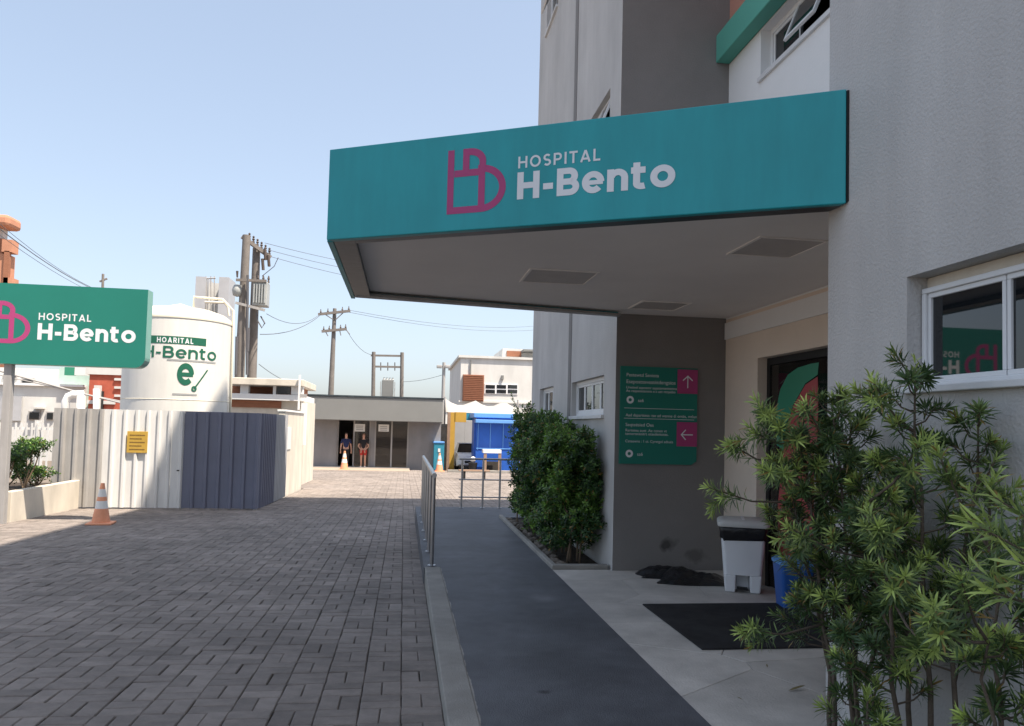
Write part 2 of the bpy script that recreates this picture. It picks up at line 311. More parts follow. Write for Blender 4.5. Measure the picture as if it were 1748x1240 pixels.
# basket-weave pavers, each .226 x .111
def paver_vs(w_, l_):
    b = .006; t = .0; hz = -.05
    return [(-w_/2, -l_/2, hz), (w_/2, -l_/2, hz), (w_/2, l_/2, hz), (-w_/2, l_/2, hz), (-w_/2, -l_/2, -b), (w_/2, -l_/2, -b), (w_/2, l_/2, -b), (-w_/2, l_/2, -b),
            (-w_/2+b, -l_/2+b, t), (w_/2-b, -l_/2+b, t), (w_/2-b, l_/2-b, t), (-w_/2+b, l_/2-b, t)]
PF = [(8, 9, 10, 11), (4, 5, 9, 8), (5, 6, 10, 9), (6, 7, 11, 10), (7, 4, 8, 11), (0, 1, 5, 4), (1, 2, 6, 5), (2, 3, 7, 6), (3, 0, 4, 7)]
pm = {}
for k, (a, b) in (('h', (.226, .1112)), ('v', (.1112, .226))):
    me = bpy.data.meshes.new('paver'); me.from_pydata(paver_vs(a, b), [], PF); me.materials.append(M['paver']); pm[k] = me
sl_ang = -math.atan(GS)
allp = []
nx0 = int(-9/.2); 
for i in range(-39, 40):
    cx = .262-.115+i*.23
    for j in range(-6, 176):
        cy = j*.23+.115
        if cy > 40.2 or cx > 8.6: continue
        if cx > .2 and cy < 14.26: continue
        if cy > 17.5 and cx < -2.9 and cy < 24: continue
        if cy < 1.5: continue
        if (i+j) % 2 == 0: allp += [('h', cx, cy-.0575), ('h', cx, cy+.0575)]
        else: allp += [('v', cx-.0575, cy), ('v', cx+.0575, cy)]
def vis(c):
    d = np.array([c[1], c[2], g(c[2])])-EYE; zc = d@F_
    if zc < .3: return 1e9
    px = 874+FPX*(d@RR)/zc; py = 620+SH-FPX*(d@UU)/zc
    return zc if (-5 < px < 1750 and py < 1255) else 1e9
order = sorted(range(len(allp)), key=lambda k: vis(allp[k]))
near = set(order[:300])
big = MB()
vh = np.array(paver_vs(.226, .1112)); vv = np.array(paver_vs(.1112, .226)); VS = []; FS = []; cnt = 0
for k, (q, cx, cy) in enumerate(allp):
    dz = random.gauss(0, .0022); tx = random.gauss(0, .009); ty = random.gauss(0, .009); rz = random.gauss(0, .012)
    jx = random.gauss(0, .0012); jy = random.gauss(0, .0012)
    if k in near:
        o = bpy.data.objects.new('paver', pm[q]); COL.objects.link(o); o.parent = paving
        o.location = (cx+jx, cy+jy, g(cy)+dz); o.rotation_euler = (sl_ang+tx, ty, rz)
    else:
        v = (vh if q == 'h' else vv).copy(); c, s = math.cos(rz), math.sin(rz)
        x = v[:, 0]*c-v[:, 1]*s; y = v[:, 0]*s+v[:, 1]*c
        v = np.stack([x+cx+jx, y+cy+jy, v[:, 2]+g(cy)+dz+y*(tx-GS)-x*ty], 1); VS.append(v)
        FS += [tuple(a+cnt for a in f) for f in PF]; cnt += 12
me = bpy.data.meshes.new('pavers'); me.from_pydata(np.concatenate(VS).tolist(), [], FS); me.materials.append(M['paver'])
o = bpy.data.objects.new('paver_field', me); COL.objects.link(o); o.parent = paving; o['kind'] = 'stuff'
# ---- ramp, kerb and porch floor
RY = 14.15
mb = MB().box(.262, -6, -.4, .425, 8.12, .012)
struct(mb.build('kerb', M['concrete'], bevel=.008))
rm = mk('ramp_paint', (.088, .091, .101), .6, .2, 1.6, .35, 140, dirt=.45, dcol=(.05, .052, .062))
N = rm.node_tree.nodes; L = rm.node_tree.links   # bare patches worn along the kerb edge and a pale scuff
tc = N.new('ShaderNodeTexCoord'); sx = N.new('ShaderNodeSeparateXYZ'); L.new(tc.outputs['Object'], sx.inputs[0])
nz = N.new('ShaderNodeTexNoise'); nz.inputs['Scale'].default_value = 2.6; nz.inputs['Detail'].default_value = 12; nz.inputs['Roughness'].default_value = .7; L.new(tc.outputs['Object'], nz.inputs['Vector'])
mu = N.new('ShaderNodeMath'); mu.operation = 'MULTIPLY_ADD'; L.new(nz.outputs['Fac'], mu.inputs[0]); mu.inputs[1].default_value = -.07; L.new(sx.outputs['X'], mu.inputs[2])
lt = N.new('ShaderNodeMath'); lt.operation = 'LESS_THAN'; L.new(mu.outputs[0], lt.inputs[0]); lt.inputs[1].default_value = .397
ly = N.new('ShaderNodeMath'); ly.operation = 'LESS_THAN'; L.new(sx.outputs['Y'], ly.inputs[0]); ly.inputs[1].default_value = 8.1
an = N.new('ShaderNodeMath'); an.operation = 'MULTIPLY'; L.new(lt.outputs[0], an.inputs[0]); L.new(ly.outputs[0], an.inputs[1])
b = N['Principled BSDF']; src = b.inputs['Base Color'].links[0].from_socket
def blob(src, c, r, col, amt):
    vm = N.new('ShaderNodeVectorMath'); vm.operation = 'SUBTRACT'; L.new(tc.outputs['Object'], vm.inputs[0]); vm.inputs[1].default_value = c
    vs_ = N.new('ShaderNodeVectorMath'); vs_.operation = 'DIVIDE'; L.new(vm.outputs[0], vs_.inputs[0]); vs_.inputs[1].default_value = r
    ln = N.new('ShaderNodeVectorMath'); ln.operation = 'LENGTH'; L.new(vs_.outputs[0], ln.inputs[0])
    ad = N.new('ShaderNodeMath'); ad.operation = 'MULTIPLY_ADD'; L.new(nz.outputs['Fac'], ad.inputs[0]); ad.inputs[1].default_value = 1.6; L.new(ln.outputs['Value'], ad.inputs[2])
    mr = N.new('ShaderNodeMapRange'); L.new(ad.outputs[0], mr.inputs[0]); mr.inputs[1].default_value = 1.2; mr.inputs[2].default_value = 1.8; mr.inputs[3].default_value = amt; mr.inputs[4].default_value = 0
    mx = N.new('ShaderNodeMix'); mx.data_type = 'RGBA'; L.new(mr.outputs[0], mx.inputs[0]); L.new(src, mx.inputs[6]); mx.inputs[7].default_value = (*col, 1); return mx.outputs[2]
p = wz(930, 1022, .0); src = blob(src, (p[0], p[1], 0), (.16, .22, 1), (.17, .17, .18), .6)
p = wz(930, 1183, .0); src = blob(src, (p[0], p[1], 0), (.06, .045, 1), (.012, .012, .013), .9)
p = wz(840, 925, .0); src = blob(src, (p[0], p[1], 0), (.3, .6, 1), (.11, .115, .13), .5)
mx = N.new('ShaderNodeMix'); mx.data_type = 'RGBA'; L.new(an.outputs[0], mx.inputs[0]); L.new(src, mx.inputs[6]); mx.inputs[7].default_value = (.27, .255, .235, 1); L.new(mx.outputs[2], b.inputs['Base Color'])
mb = MB().box(.425, -6, -.4, 1.60, 8.12, .004).box(.25, 8.12, -.6, 1.66, RY, .004).box(1.66, 12.6, -.6, 2.2, RY, .004)
place_stains(rm, 1.3, .78, 1.3); place_stains(rm, 7, .88, 1.14); struct(mb.build('ramp', rm))
# porch slabs: convex cells cut by half planes
def clip(poly, n, d):
    out = []
    for i in range(len(poly)):
        a, b_ = poly[i], poly[(i+1) % len(poly)]; da = a[0]*n[0]+a[1]*n[1]-d; db = b_[0]*n[0]+b_[1]*n[1]-d
        if da <= 0: out.append(a)
        if da*db < 0: t = da/(da-db); out.append((a[0]+(b_[0]-a[0])*t, a[1]+(b_[1]-a[1])*t))
    return out
floor = MB().box(1.60, 2.0, -.4, 3.75, 8.05, -.006); floor = struct(floor.build('porch_floor', M['sand']))
rnd = random.Random(5); seeds = []
for i in range(3):
    for j in range(8):
        seeds.append((1.9+i*.74+rnd.uniform(-.27, .27), 2.2+j*.82+rnd.uniform(-.3, .3)))
for i, p in enumerate(seeds):
    poly = [(1.602, 2.0), (3.74, 2.0), (3.74, 8.0), (1.602, 8.0)]
    for k, q in enumerate(seeds):
        if k == i or not poly: continue
        n = (q[0]-p[0], q[1]-p[1]); l = math.hypot(*n); n = (n[0]/l, n[1]/l); mid = ((p[0]+q[0])/2, (p[1]+q[1])/2)
        poly = clip(poly, n, n[0]*mid[0]+n[1]*mid[1]-.0022)
    if len(poly) > 2: MB().prism(poly, -.03, .002+rnd.uniform(-.001, .0015)).build('slab', M['slab'], floor, bevel=.002)
# planting beds
struct(MB().box(1.66, 8.12, -.4, 2.22, 12.6, -.02).build('soil_bed', M['soil']))
bed2 = MB().box(1.80, -4, .003, 2.235, 3.44, .03); struct(bed2.build('soil', M['soil']))
bk = MB().box(1.60, 8.10, -.4, 1.66, 12.6, .05).box(1.60, 8.02, -.4, 2.22, 8.10, .05); struct(bk.build('bed_edging', M['concrete'], bevel=.012))
for i in range(26):
    y = 8.3+i*.16; r = random.uniform(.03, .075); x = 1.70+random.uniform(0, .1)
    s = MB(); bm = bmesh.new(); bmesh.ops.create_icosphere(bm, subdivisions=2, radius=r)
    for v in bm.verts: v.co = Vector((v.co.x*random.uniform(.8, 1.25), v.co.y*random.uniform(.8, 1.25), v.co.z*.7*random.uniform(.85, 1.15)))
    s.add([v.co+Vector((x, y, .0)) for v in bm.verts], [[v.index for v in f.verts] for f in bm.faces]); bm.free()
    o = s.build('stone', M['stone']); o.parent = bpy.data.objects['soil_bed']

# ================================================================== HOSPITAL BUILDING
FX, RX, CY, NY, EY, HB = 2.24, 3.48, 7.95, 3.80, 13.42, 20.0
hosp = thing('hospital_building', 'tall grey stucco hospital building with recessed entrance on the right', 'building', (FX, NY, 0))
mb = MB()
WY1 = 3.15; WZ0, WZ1 = wx(1592, 661, 2.3)[2], 2.226
mb.holes(0, FX, -14, NY, -.6, HB, [(WY1-.058-4*(WY1-.034-wx(1721, 540, FX+.085)[1])-.01, WY1, WZ0, WZ1)], .13)
w1 = (8.44, 10.13, 1.67, 2.125); w2 = (11.42, 12.6, 1.69, 2.15)
a = wx(1010, 200, FX); b = wx(1042, 150, FX); w3 = (b[1], a[1]+.15, b[2]-.62, b[2])
c = wx(933, 62, FX); d = wx(952, 10, FX); w4 = (d[1], c[1], d[2]+.02, d[2]+.75)
mb.holes(0, FX, CY, EY, -.6, HB, [w1, w2, w3, w4], .13)
mb.holes(1, EY, FX, 14, -.6, HB, [], 0); mb.holes(1, NY, FX, RX, -.6, HB, [], 0); mb.holes(0, 14, -14, EY, -.6, HB, [], 0); mb.holes(1, -14, FX, 14, -.6, HB, [], 0)
fixn(mb.build('wall', M['stucco'], hosp))
o = MB().box(FX-.0, -14, HB, 14, EY, HB+.3).build('roof', M['stucco'], hosp)
mb = MB(); mb.holes(1, CY, FX+.0, RX, -.3, HB-.01, [], 0); cf = mb.build('column_face', None, hosp)
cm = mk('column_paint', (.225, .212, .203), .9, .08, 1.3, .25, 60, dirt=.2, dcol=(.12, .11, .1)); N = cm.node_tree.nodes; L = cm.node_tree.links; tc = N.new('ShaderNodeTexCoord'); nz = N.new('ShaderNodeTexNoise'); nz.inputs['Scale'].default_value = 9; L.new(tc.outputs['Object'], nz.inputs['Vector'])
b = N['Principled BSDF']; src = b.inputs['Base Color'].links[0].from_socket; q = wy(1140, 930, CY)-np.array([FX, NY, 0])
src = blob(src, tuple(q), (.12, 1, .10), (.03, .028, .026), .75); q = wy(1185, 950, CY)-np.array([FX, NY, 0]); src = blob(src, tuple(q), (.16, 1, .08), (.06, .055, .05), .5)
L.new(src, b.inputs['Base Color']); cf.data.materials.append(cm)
mb = MB(); DY0, DY1, DZ = 5.35, 7.18, 2.25
mb.holes(0, RX, NY, CY, -.2, 2.74, [(DY0, DY1, .0, DZ)], .14); mb.build('entrance_wall', M['beige'], hosp)
uw = (4.4, 7.18, 5.11, 5.61)
mb = MB(); mb.holes(0, RX, NY, CY, 2.74, 5.62, [uw], .22); mb.build('upper_wall', M['white_wall'], hosp)
MB().box(RX-.16, NY, 5.62, RX, CY-.004, 5.93).build('green_band', M['green_band'], hosp, bevel=.01)
mb = MB(); mb.holes(0, RX, NY, CY, 5.93, HB, [], 0); mb.build('salmon_wall', M['salmon'], hosp)
MB().box(FX, NY+.003, HB-.6, RX, CY-.003, HB).build('shadow_cap', M['stucco'], hosp)  # unseen cap over the recess, added to straighten the building's cast shadow
MB().box(FX-.008, 10.19, -.3, FX+.01, 10.36, HB).build('wall_joint', M['stucco_dark'], hosp)
MB().box(RX-.02, NY+.01, 2.52, RX+.003, CY-.01, 2.70).build('cornice', M['white_wall'], hosp)
# windows
def window(y0, y1, z0, z1, x, n, sill=True, fw=.045, name='window', tilt=None, s=.032, st=.045):
    """aluminium window in a wall facing -x, set at depth x, n sashes"""
    fr = MB(); fr.box(x-.02, y0, z0, x+.03, y1, z0+fw).box(x-.02, y0, z1-fw, x+.03, y1, z1).box(x-.02, y0, z0+fw, x+.03, y0+fw, z1-fw).box(x-.02, y1-fw, z0+fw, x+.03, y1, z1-fw)
    wo = fr.build(name, M['alu'], hosp, bevel=.004); wd = (y1-y0-2*fw)/n
    for i in range(n):
        a = y0+fw+i*wd; b = a+wd
        sa = MB(); e = .003
        sa.box(x-.008, a+e, z0+fw, x+.022, b-e, z0+fw+s).box(x-.008, a+e, z1-fw-s, x+.022, b-e, z1-fw).box(x-.008, a+e, z0+fw+s, x+.022, a+s, z1-fw-s).box(x-.008, b-s, z0+fw+s, x+.022, b-e, z1-fw-s)
        so_ = sa.build('sash', M['alu'], wo, bevel=.003); pa = MB().box(x+.004, a+s-.002, z0+fw+s-.002, x+.012, b-s+.002, z1-fw-s+.002).build('pane', M['glass'], wo)
        if tilt == i:
            for q in (so_, pa): q.rotation_euler = (0, R_(-22), 0); q.location = (-.02+.0, 0, 0); 
            for q in (so_, pa):
                piv = Vector((x, (a+b)/2, z1-fw))-rootloc(hosp); Rm = Matrix.Rotation(R_(22), 4, 'Y'); q.matrix_local = Matrix.Translation(piv+Vector((-.03, 0, 0))) @ Rm @ Matrix.Translation(-piv)
    if sill: MB().box(FX-.035 if x < 3 else RX-.03, y0-.02, z0-st, x+.02, y1+.02, z0-.002 if x < 3 else z0+.003).build('sill', M['sill'], wo, bevel=.004)
    return wo
MB().box(FX+.10, .76, WZ1-.05, FX+.125, WY1-.003, WZ1-.003).build('window_head', M['cream'], hosp)
ym = wx(1721, 540, FX+.085)[1]; window(WY1-.01-.024-4*(WY1-.034-ym)-.024, WY1-.01, WZ0+.003, WZ1-.055, FX+.085, 4, fw=.024, s=.022, st=.032)
window(*w1, FX+.085, 4); window(*w2, FX+.085, 3); window(*w3, FX+.085, 2, tilt=0); window(*w4, FX+.085, 2, tilt=0)
window(*uw, RX+.12, 5, tilt=3, fw=.05)
# door
dr = MB(); dx = RX+.10
for a, b in ((DY0, DY0+.06), (DY1-.06, DY1)): dr.box(dx, a, .0, dx+.05, b, DZ)
dr.box(dx, DY0+.06, DZ-.07, dx+.05, DY1-.06, DZ); door = dr.build('door', M['black'], hosp)
hw = (DY1-DY0-.12)/2
for i in range(2):
    a = DY0+.06+i*hw+.004; b = a+hw-.008
    MB().box(dx+.012, a, .01, dx+.03, b, DZ-.075).build('door_leaf', M['doorglass'], door)
    dp = MB(); dp.box(dx-.03, (b-.06 if i == 0 else a+.03), .85, dx-.012, (b-.03 if i == 0 else a+.06), 1.35); dp.build('handle', M['steel'], door, bevel=.005)
# curved colour print on the far leaf
def yz(px, py): q = wx(px, py, dx+.01); return (q[1], q[2])
gp = [yz(1326, 760)]+[yz(x_, y_) for x_, y_ in ((1325, 700), (1332, 665), (1345, 640), (1362, 628), (1385, 621), (1398, 619))]+[yz(x_, y_) for x_, y_ in ((1396, 640), (1375, 655), (1355, 690), (1342, 730), (1338, 770))]
MB().poly([(dx+.0085, a, b) for a, b in gp]).build('print', M['decal_green'], door)
rp = [yz(x_, y_) for x_, y_ in ((1338, 772), (1342, 732), (1355, 692), (1375, 657), (1396, 643), (1397, 700), (1390, 900), (1380, 1000), (1328, 1000), (1328, 860))]
MB().poly([(dx+.0085, a, b) for a, b in rp]).build('print', M['decal_red'], door)
MB().box(dx+.6, DY0-.6, -.02, dx+.65, DY1+.6, 2.6).box(dx+.052, DY0-.6, 2.3, dx+.6, DY1+.6, 2.35).box(dx+.052, DY0-.65, 0, dx+.6, DY0-.6, 2.3).box(dx+.052, DY1+.6, 0, dx+.6, DY1+.65, 2.3).build('hallway', M['dark_room'], hosp)

# ================================================================== CANOPY
CZ, CT = 2.70, 3.305
A = wz(557, 410, CZ); B_ = wz(1438, 347, CZ); Cc = wz(598, 510, CZ)
ax, ay = A[0], A[1]; bx, by = FX-.012, B_[1]; cx_, cy_ = A[0]-.002, Cc[1]
can = thing('entrance_canopy', 'wide teal entrance canopy with white hospital lettering and grey soffit', 'canopy', (bx, by, CZ))
dv = Vector((bx-ax, by-ay, 0)); FL = dv.length; dv.normalize(); nv = Vector((dv.y, -dv.x, 0))  # outward (towards camera)
if nv.y > 0: nv = -nv
def fpt(s_, v_, d_=0): return tuple(Vector((ax, ay, CZ))+dv*s_+Vector((0, 0, v_))+nv*d_)
def fuv(px, py):
    d = Vector(ray(px, py)); e = Vector(EYE); n = nv; t = (Vector((ax, ay, CZ))-e).dot(n)/d.dot(n); q = e+d*t-Vector((ax, ay, CZ)); return q.dot(dv), q.z
back = CY-.04
yb = cy_
mb = MB().prism([(ax, ay), (bx, by), (bx, by+.05), (ax+.04, ay+.05)], CZ, CT); mb.build('fascia', M['teal'], can, bevel=.006)
MB().prism([(ax, ay+.052), (ax+.04, ay+.052), (ax+.04, yb), (ax, yb)], CZ, CT).build('fascia', M['teal'], can, bevel=.004)
MB().prism([(ax, yb+.002), (bx, back), (bx, back-.05), (ax, yb-.05)][::-1], CZ+.03, CT).build('back_fascia', M['teal'], can)
# underside border strips
inn = .155
pA = (ax+.042, ay+.05); 
def lerp(a, b, t): return (a[0]+(b[0]-a[0])*t, a[1]+(b[1]-a[1])*t)
def off(p, k): return (p[0], p[1]+k)
MB().prism([off((ax+.19, ay-.19*(ay-by)/(bx-ax)), .052), off((bx, by), .052), off((bx, by), .052+inn*.7), off((ax+.19, ay-.19*(ay-by)/(bx-ax)), .052+inn*.7)], CZ+.002, CZ+.05).build('soffit_border', M['steel_dark'], can)
MB().prism([(ax+.044, ay+.06), (ax+.188, ay+.06-.19*(ay-by)/(bx-ax)), (ax+.188, yb-.06), (ax+.044, yb-.06)], CZ+.004, CZ+.05).build('soffit_border', M['steel_dark'], can)
MB().prism([(ax+.05, yb-.055), (bx, back-.058), (bx, back-.16), (ax+.05, yb-.20)][::-1], CZ+.003, CZ+.028).build('soffit_border', M['galv'], can)
cl = MB().prism([(ax+.05, ay+.06), (bx-.001, by+.06), (bx-.001, back-.06), (ax+.05, yb-.06)], CZ+.055, CZ+.10); cl.build('soffit', M['ceiling'], can)
MB().box(bx, NY+.004, CZ+.055, RX-.002, CY-.004, CZ+.10).build('porch_ceiling', M['ceiling'], can)
MB().prism([(ax+.045, ay+.06), (bx-.001, by+.06), (bx-.001, back-.06), (ax+.045, yb-.06)], CT-.06, CT-.02).build('canopy_roof', M['galv'], can)
MB().box(bx-.02, by+.06, CT-.02, bx+.005, NY-.05, CT+.012).build('flashing', M['black'], can)
MB().box(bx+.001, by-.006, CZ+.01, FX-.001, by+.03, CT-.01).build('end_seal', M['black'], can)
for i, q in enumerate((((887, 481), (1005, 486), (1020, 463), (903, 459)), ((1232, 435), (1362, 439), (1412, 409), (1300, 404)), ((1068, 526), (1150, 530), (1185, 517), (1100, 514)))):
    z = CZ+.055
    pts = [wz(*k, z) for k in q]; x0 = sum(sorted(p[0] for p in pts)[:2])/2; x1 = sum(sorted(p[0] for p in pts)[2:])/2; y0 = sum(sorted(p[1] for p in pts)[:2])/2; y1 = sum(sorted(p[1] for p in pts)[2:])/2
    if i: z -= 0
    lp = MB(); t = .022; zz = z-.008
    lp.box(x0, y0, zz, x1, y0+t, z+.05).box(x0, y1-t, zz, x1, y1, z+.05).box(x0, y0+t, zz, x0+t, y1-t, z+.05).box(x1-t, y0+t, zz, x1, y1-t, z+.05)
    lo = lp.build('light_panel', M['ceiling'], can); MB().box(x0+t, y0+t, zz+.005, x1-t, y1-t, zz+.009).build('diffuser', M['panel'], lo)
def fbox(x0, y0, x1, y1):
    u0, v0 = fuv(x0, y0); u1, v1 = fuv(x1, y1); return u0, v0, u1, v1
fm = lambda u, v, d: fpt(u, v, d)
u0, v0 = fuv(768, 367); u1, v1 = fuv(862, 259)
logo_mb(fm, fuv(764, 320)[0], fuv(764, 367)[1], fuv(864, 310)[0], fuv(766, 258)[1]).build('logo', M['pink'], can)
lettering('HOSPITAL', fm, fuv(885, 275)[0], fuv(886, 288)[1], fuv(1025, 268)[0], fuv(886, 268)[1], .17, .22).build('lettering', M['white_paint'], can)
lettering('H-Bento', fm, fuv(883, 320)[0], fuv(884, 341)[1], fuv(1153, 300)[0], fuv(884, 295)[1], .222, .09).build('lettering', M['white_paint'], can)

# ================================================================== WAYFINDING SIGN
sy = CY-.03
a = wy(1057, 793, sy); b = wy(1190, 627, sy)
sx0, sx1, sz0, sz1 = a[0], wy(1190, 700, sy)[0], wy(1120, 793, sy)[2], wy(1120, 627, sy)[2]
ws = thing('wayfinding_sign', 'green direction board with two crimson arrow squares on the grey column', 'sign', ((sx0+sx1)/2, CY, sz0))
c_ = .06
MB().add([(sx0, sy, sz0), (sx1-c_, sy, sz0), (sx1, sy, sz0+c_*.7), (sx1, sy, sz1), (sx0, sy, sz1)]+[(sx0, CY-.003, sz0), (sx1-c_, CY-.003, sz0), (sx1, CY-.003, sz0+c_*.7), (sx1, CY-.003, sz1), (sx0, CY-.003, sz1)],
        [(0, 1, 2, 3, 4), (9, 8, 7, 6, 5)]+[(i, i+5, (i+1) % 5+5, (i+1) % 5) for i in range(5)]).build('board', M['teal_sign'], ws)
W_, H_ = sx1-sx0, sz1-sz0
def sp_(u, v, d=0): return (sx0+u*W_, sy-d, sz0+v*H_)
for v in (.985, .44):
    MB().box(*sp_(.735, v-.25, .006), *sp_(1.0, v, .001)).build('arrow_square', M['pink'], ws)
def arrow(cx, cy, s, left):
    mb = MB(); mp = (lambda u, v, d: (sx0+cx*W_+(u if not left else -v)*s, sy-.009-d, sz0+cy*H_+(v if not left else u)*s))
    ribbon(mb, [(0, -.5), (0, .46)], .09, mp, .0)
    ribbon(mb, [(-.42, .12), (0, .5), (.42, .12)], .09, mp, .001)
    return mb.build('arrow', M['white_paint'], ws)
arrow(.868, .855, .13, False); arrow(.868, .31, .13, True)
rx = (math.pi/2, 0, 0)
for v, s, t in ((.915, .052, 'Pestewtd Seniota'), (.845, .056, 'Esepostsaveatétdengsios'), (.79, .04, 'Uretivel aspoemr aspatententemna'), (.755, .04, 'Ae raspenetanens e a aet ntoyebo'), (.455+.05, .044, 'Aad dsparttess: tse ad wenne d: ontás, mtlun'),
                (.405, .05, 'Seqteésied Oes'), (.35, .042, 'Rertetea auet .Ae conen vt'), (.315, .042, 'temorontoitrt otasdentotas.'), (.24, .040, 'Csnaewns : 1 ct. Cyretgol adtués')):
    smalltext(t, s, sp_(.07, v-.02, .0025), rx, M['white_paint'], ws)
for v in (.57, .465):
    MB().box(*sp_(.05, v-.002, .003), *sp_(.96, v+.002, .001)).build('rule', M['white_paint'], ws)
for v in (.655, .105):
    mb = MB(); mp = lambda u, w_, d: sp_(.125+u*.09, v+w_*.09*W_/H_, .003+d)
    ribbon(mb, arc(0, 0, .38, .38, 0, 360, 20), .3, mp, 0, True); mb.build('icon', M['white_paint'], ws)
    smalltext('sa6', .05, sp_(.225, v-.02, .0025), rx, M['white_paint'], ws)
# ================================================================== HANDRAILS
rail = thing('handrail', 'stainless steel handrail along the left edge of the ramp', 'handrail', (.335, 8.22, 0))
hr = .97
for i in range(6):
    y = 8.22+i*.9
    po = MB().tube([(.335, y, .01), (.335, y, hr-.02)], .021, 12).build('post', M['steel'], rail, smooth=True, auto=40)
    MB().lathe([(.045, .0045), (.045, .014), (.024, .02)], (.335, y, 0), 16).build('base_flange', M['steel'], po, auto=30)
MB().tube([(.335, 8.12, hr), (.335, 12.82, hr)], .026, 12).build('top_rail', M['steel'], rail, smooth=True, auto=40)
rail2 = thing('handrail', 'low steel railing across the far end of the ramp', 'handrail', (1.15, 14.0, 0))
for px in (788, 824, 853):
    x = wy(px, 840, 14.0)[0]
    po = MB().tube([(x, 14.0, .006), (x, 14.0, .90)], .02, 10).build('post', M['steel'], rail2, smooth=True, auto=40)
    MB().lathe([(.04, .0045), (.04, .014), (.024, .02)], (x, 14.0, 0), 14).build('base_flange', M['steel'], po)
x0 = wy(783, 840, 14.)[0]
for z in (.90, .52, .2): MB().tube([(x0, 14.0, z), (2.12, 14.0, z)], .02 if z > .8 else .013, 10).build('rail', M['steel'], rail2, smooth=True, auto=40)

# ================================================================== PORCH THINGS
mt_ = MB().box(2.07, 5.06, .0045, 3.36, 6.38, .017); tag(mt_.build('door_mat', M['mat'], bevel=.004), 'large black rubber mat on the porch floor before the door', 'mat')
# pedal bin
bn = thing('pedal_bin', 'white plastic pedal bin with black liner beside the entrance door', 'bin', (3.235, 6.95, .004), R_(-22)); bn.scale = (1.09, 1.09, 1.09)
def taper(z, w0=.29, w1=.38, d0=.24, d1=.32, h=.56): t = z/h; return (w0+(w1-w0)*t)/2, (d0+(d1-d0)*t)/2
def ring(z, r=.035, grow=0):
    a, b = taper(z); a += grow; b += grow; pts = []
    for cx, cy, s in ((a-r, b-r, 0), (-a+r, b-r, 90), (-a+r, -b+r, 180), (a-r, -b+r, 270)):
        pts += [(cx+r*math.cos(R_(s+k*22.5)), cy+r*math.sin(R_(s+k*22.5)), z) for k in range(5)]
    return pts
def skin_rings(rings, capb=True, capt=True):
    mb = MB(); n = len(rings[0]); mb.v = [p for r in rings for p in r]
    for i in range(len(rings)-1): mb.f += [(i*n+j, i*n+(j+1) % n, (i+1)*n+(j+1) % n, (i+1)*n+j) for j in range(n)]
    if capb: mb.f.append(tuple(range(n-1, -1, -1)))
    if capt: mb.f.append(tuple((len(rings)-1)*n+j for j in range(n)))
    return mb
skin_rings([ring(.15), ring(.3), ring(.56)]).build('body', M['bin_white'], bn, smooth=True, auto=35, world=False)
# lower skirt with the pedal recess: two feet and a back
a, b = taper(.0); a2, b2 = taper(.15); lo = MB()
def wedge(mb, x0, x1, y0, y1, X0, X1, Y0, Y1, z0, z1): mb.add([(x0, y0, z0), (x1, y0, z0), (x1, y1, z0), (x0, y1, z0), (X0, Y0, z1), (X1, Y0, z1), (X1, Y1, z1), (X0, Y1, z1)], [(0, 3, 2, 1), (4, 5, 6, 7), (0, 1, 5, 4), (1, 2, 6, 5), (2, 3, 7, 6), (3, 0, 4, 7)])
for s, e in ((-1, 0), (1, 0)):
    xs = sorted((s*a, s*a*.42)); XS = sorted((s*a2, s*a2*.36)); wedge(lo, xs[0], xs[1], -b, b, XS[0], XS[1], -b2, b2, 0, .15)
wedge(lo, -a*.42, a*.42, b*.2, b, -a2*.36, a2*.36, b2*.2, b2, 0, .15)
lo.build('foot', M['bin_white'], bn, world=False, bevel=.012)
MB().box(-.045, -.118, .022, .045, -.03, .036).build('pedal', M['black'], bn, world=False, bevel=.006)
li = skin_rings([ring(.455, grow=.004), ring(.47, grow=.011), ring(.52, grow=.008), ring(.545, grow=.012), ring(.562, grow=.004)], False, False)
li.v = [(x+random.uniform(-.004, .004), y+random.uniform(-.004, .004), z+(random.uniform(-.02, .012) if z < .46 else 0)) for x, y, z in li.v]
li.build('liner', M['blackbag'], bn, world=False, smooth=True)
ld = skin_rings([ring(.563, .045, .02), ring(.575, .05, .026), ring(.60, .05, .024), ring(.618, .06, .006), ring(.626, .06, -.02)]).build('lid', M['bin_lid'], bn, world=False, smooth=True, auto=50)
MB().box(-.012, -.15, .626, .012, .14, .630).build('lid_hinge', M['bin_white'], bn, world=False)
# blue bin in the doorway
bb = thing('recycling_bin', 'blue plastic bin half hidden behind the leafy shrub by the door', 'bin', (3.38, 6.26, .019), R_(-10))
ringb = lambda z, w, r=.03: [(cx*(w-r)+r*math.cos(R_(s+k*22.5)), cy*(w-r)+r*math.sin(R_(s+k*22.5)), z) for cx, cy, s in ((1, 1, 0), (-1, 1, 90), (-1, -1, 180), (1, -1, 270)) for k in range(5)]
skin_rings([ringb(0, .115), ringb(.36, .14)]).build('body', M['bin_blue'], bb, world=False, smooth=True, auto=35)
skin_rings([ringb(.362, .147), ringb(.385, .15), ringb(.41, .12), ringb(.415, .06)]).build('lid', M['blue_light'], bb, world=False, smooth=True, auto=50)
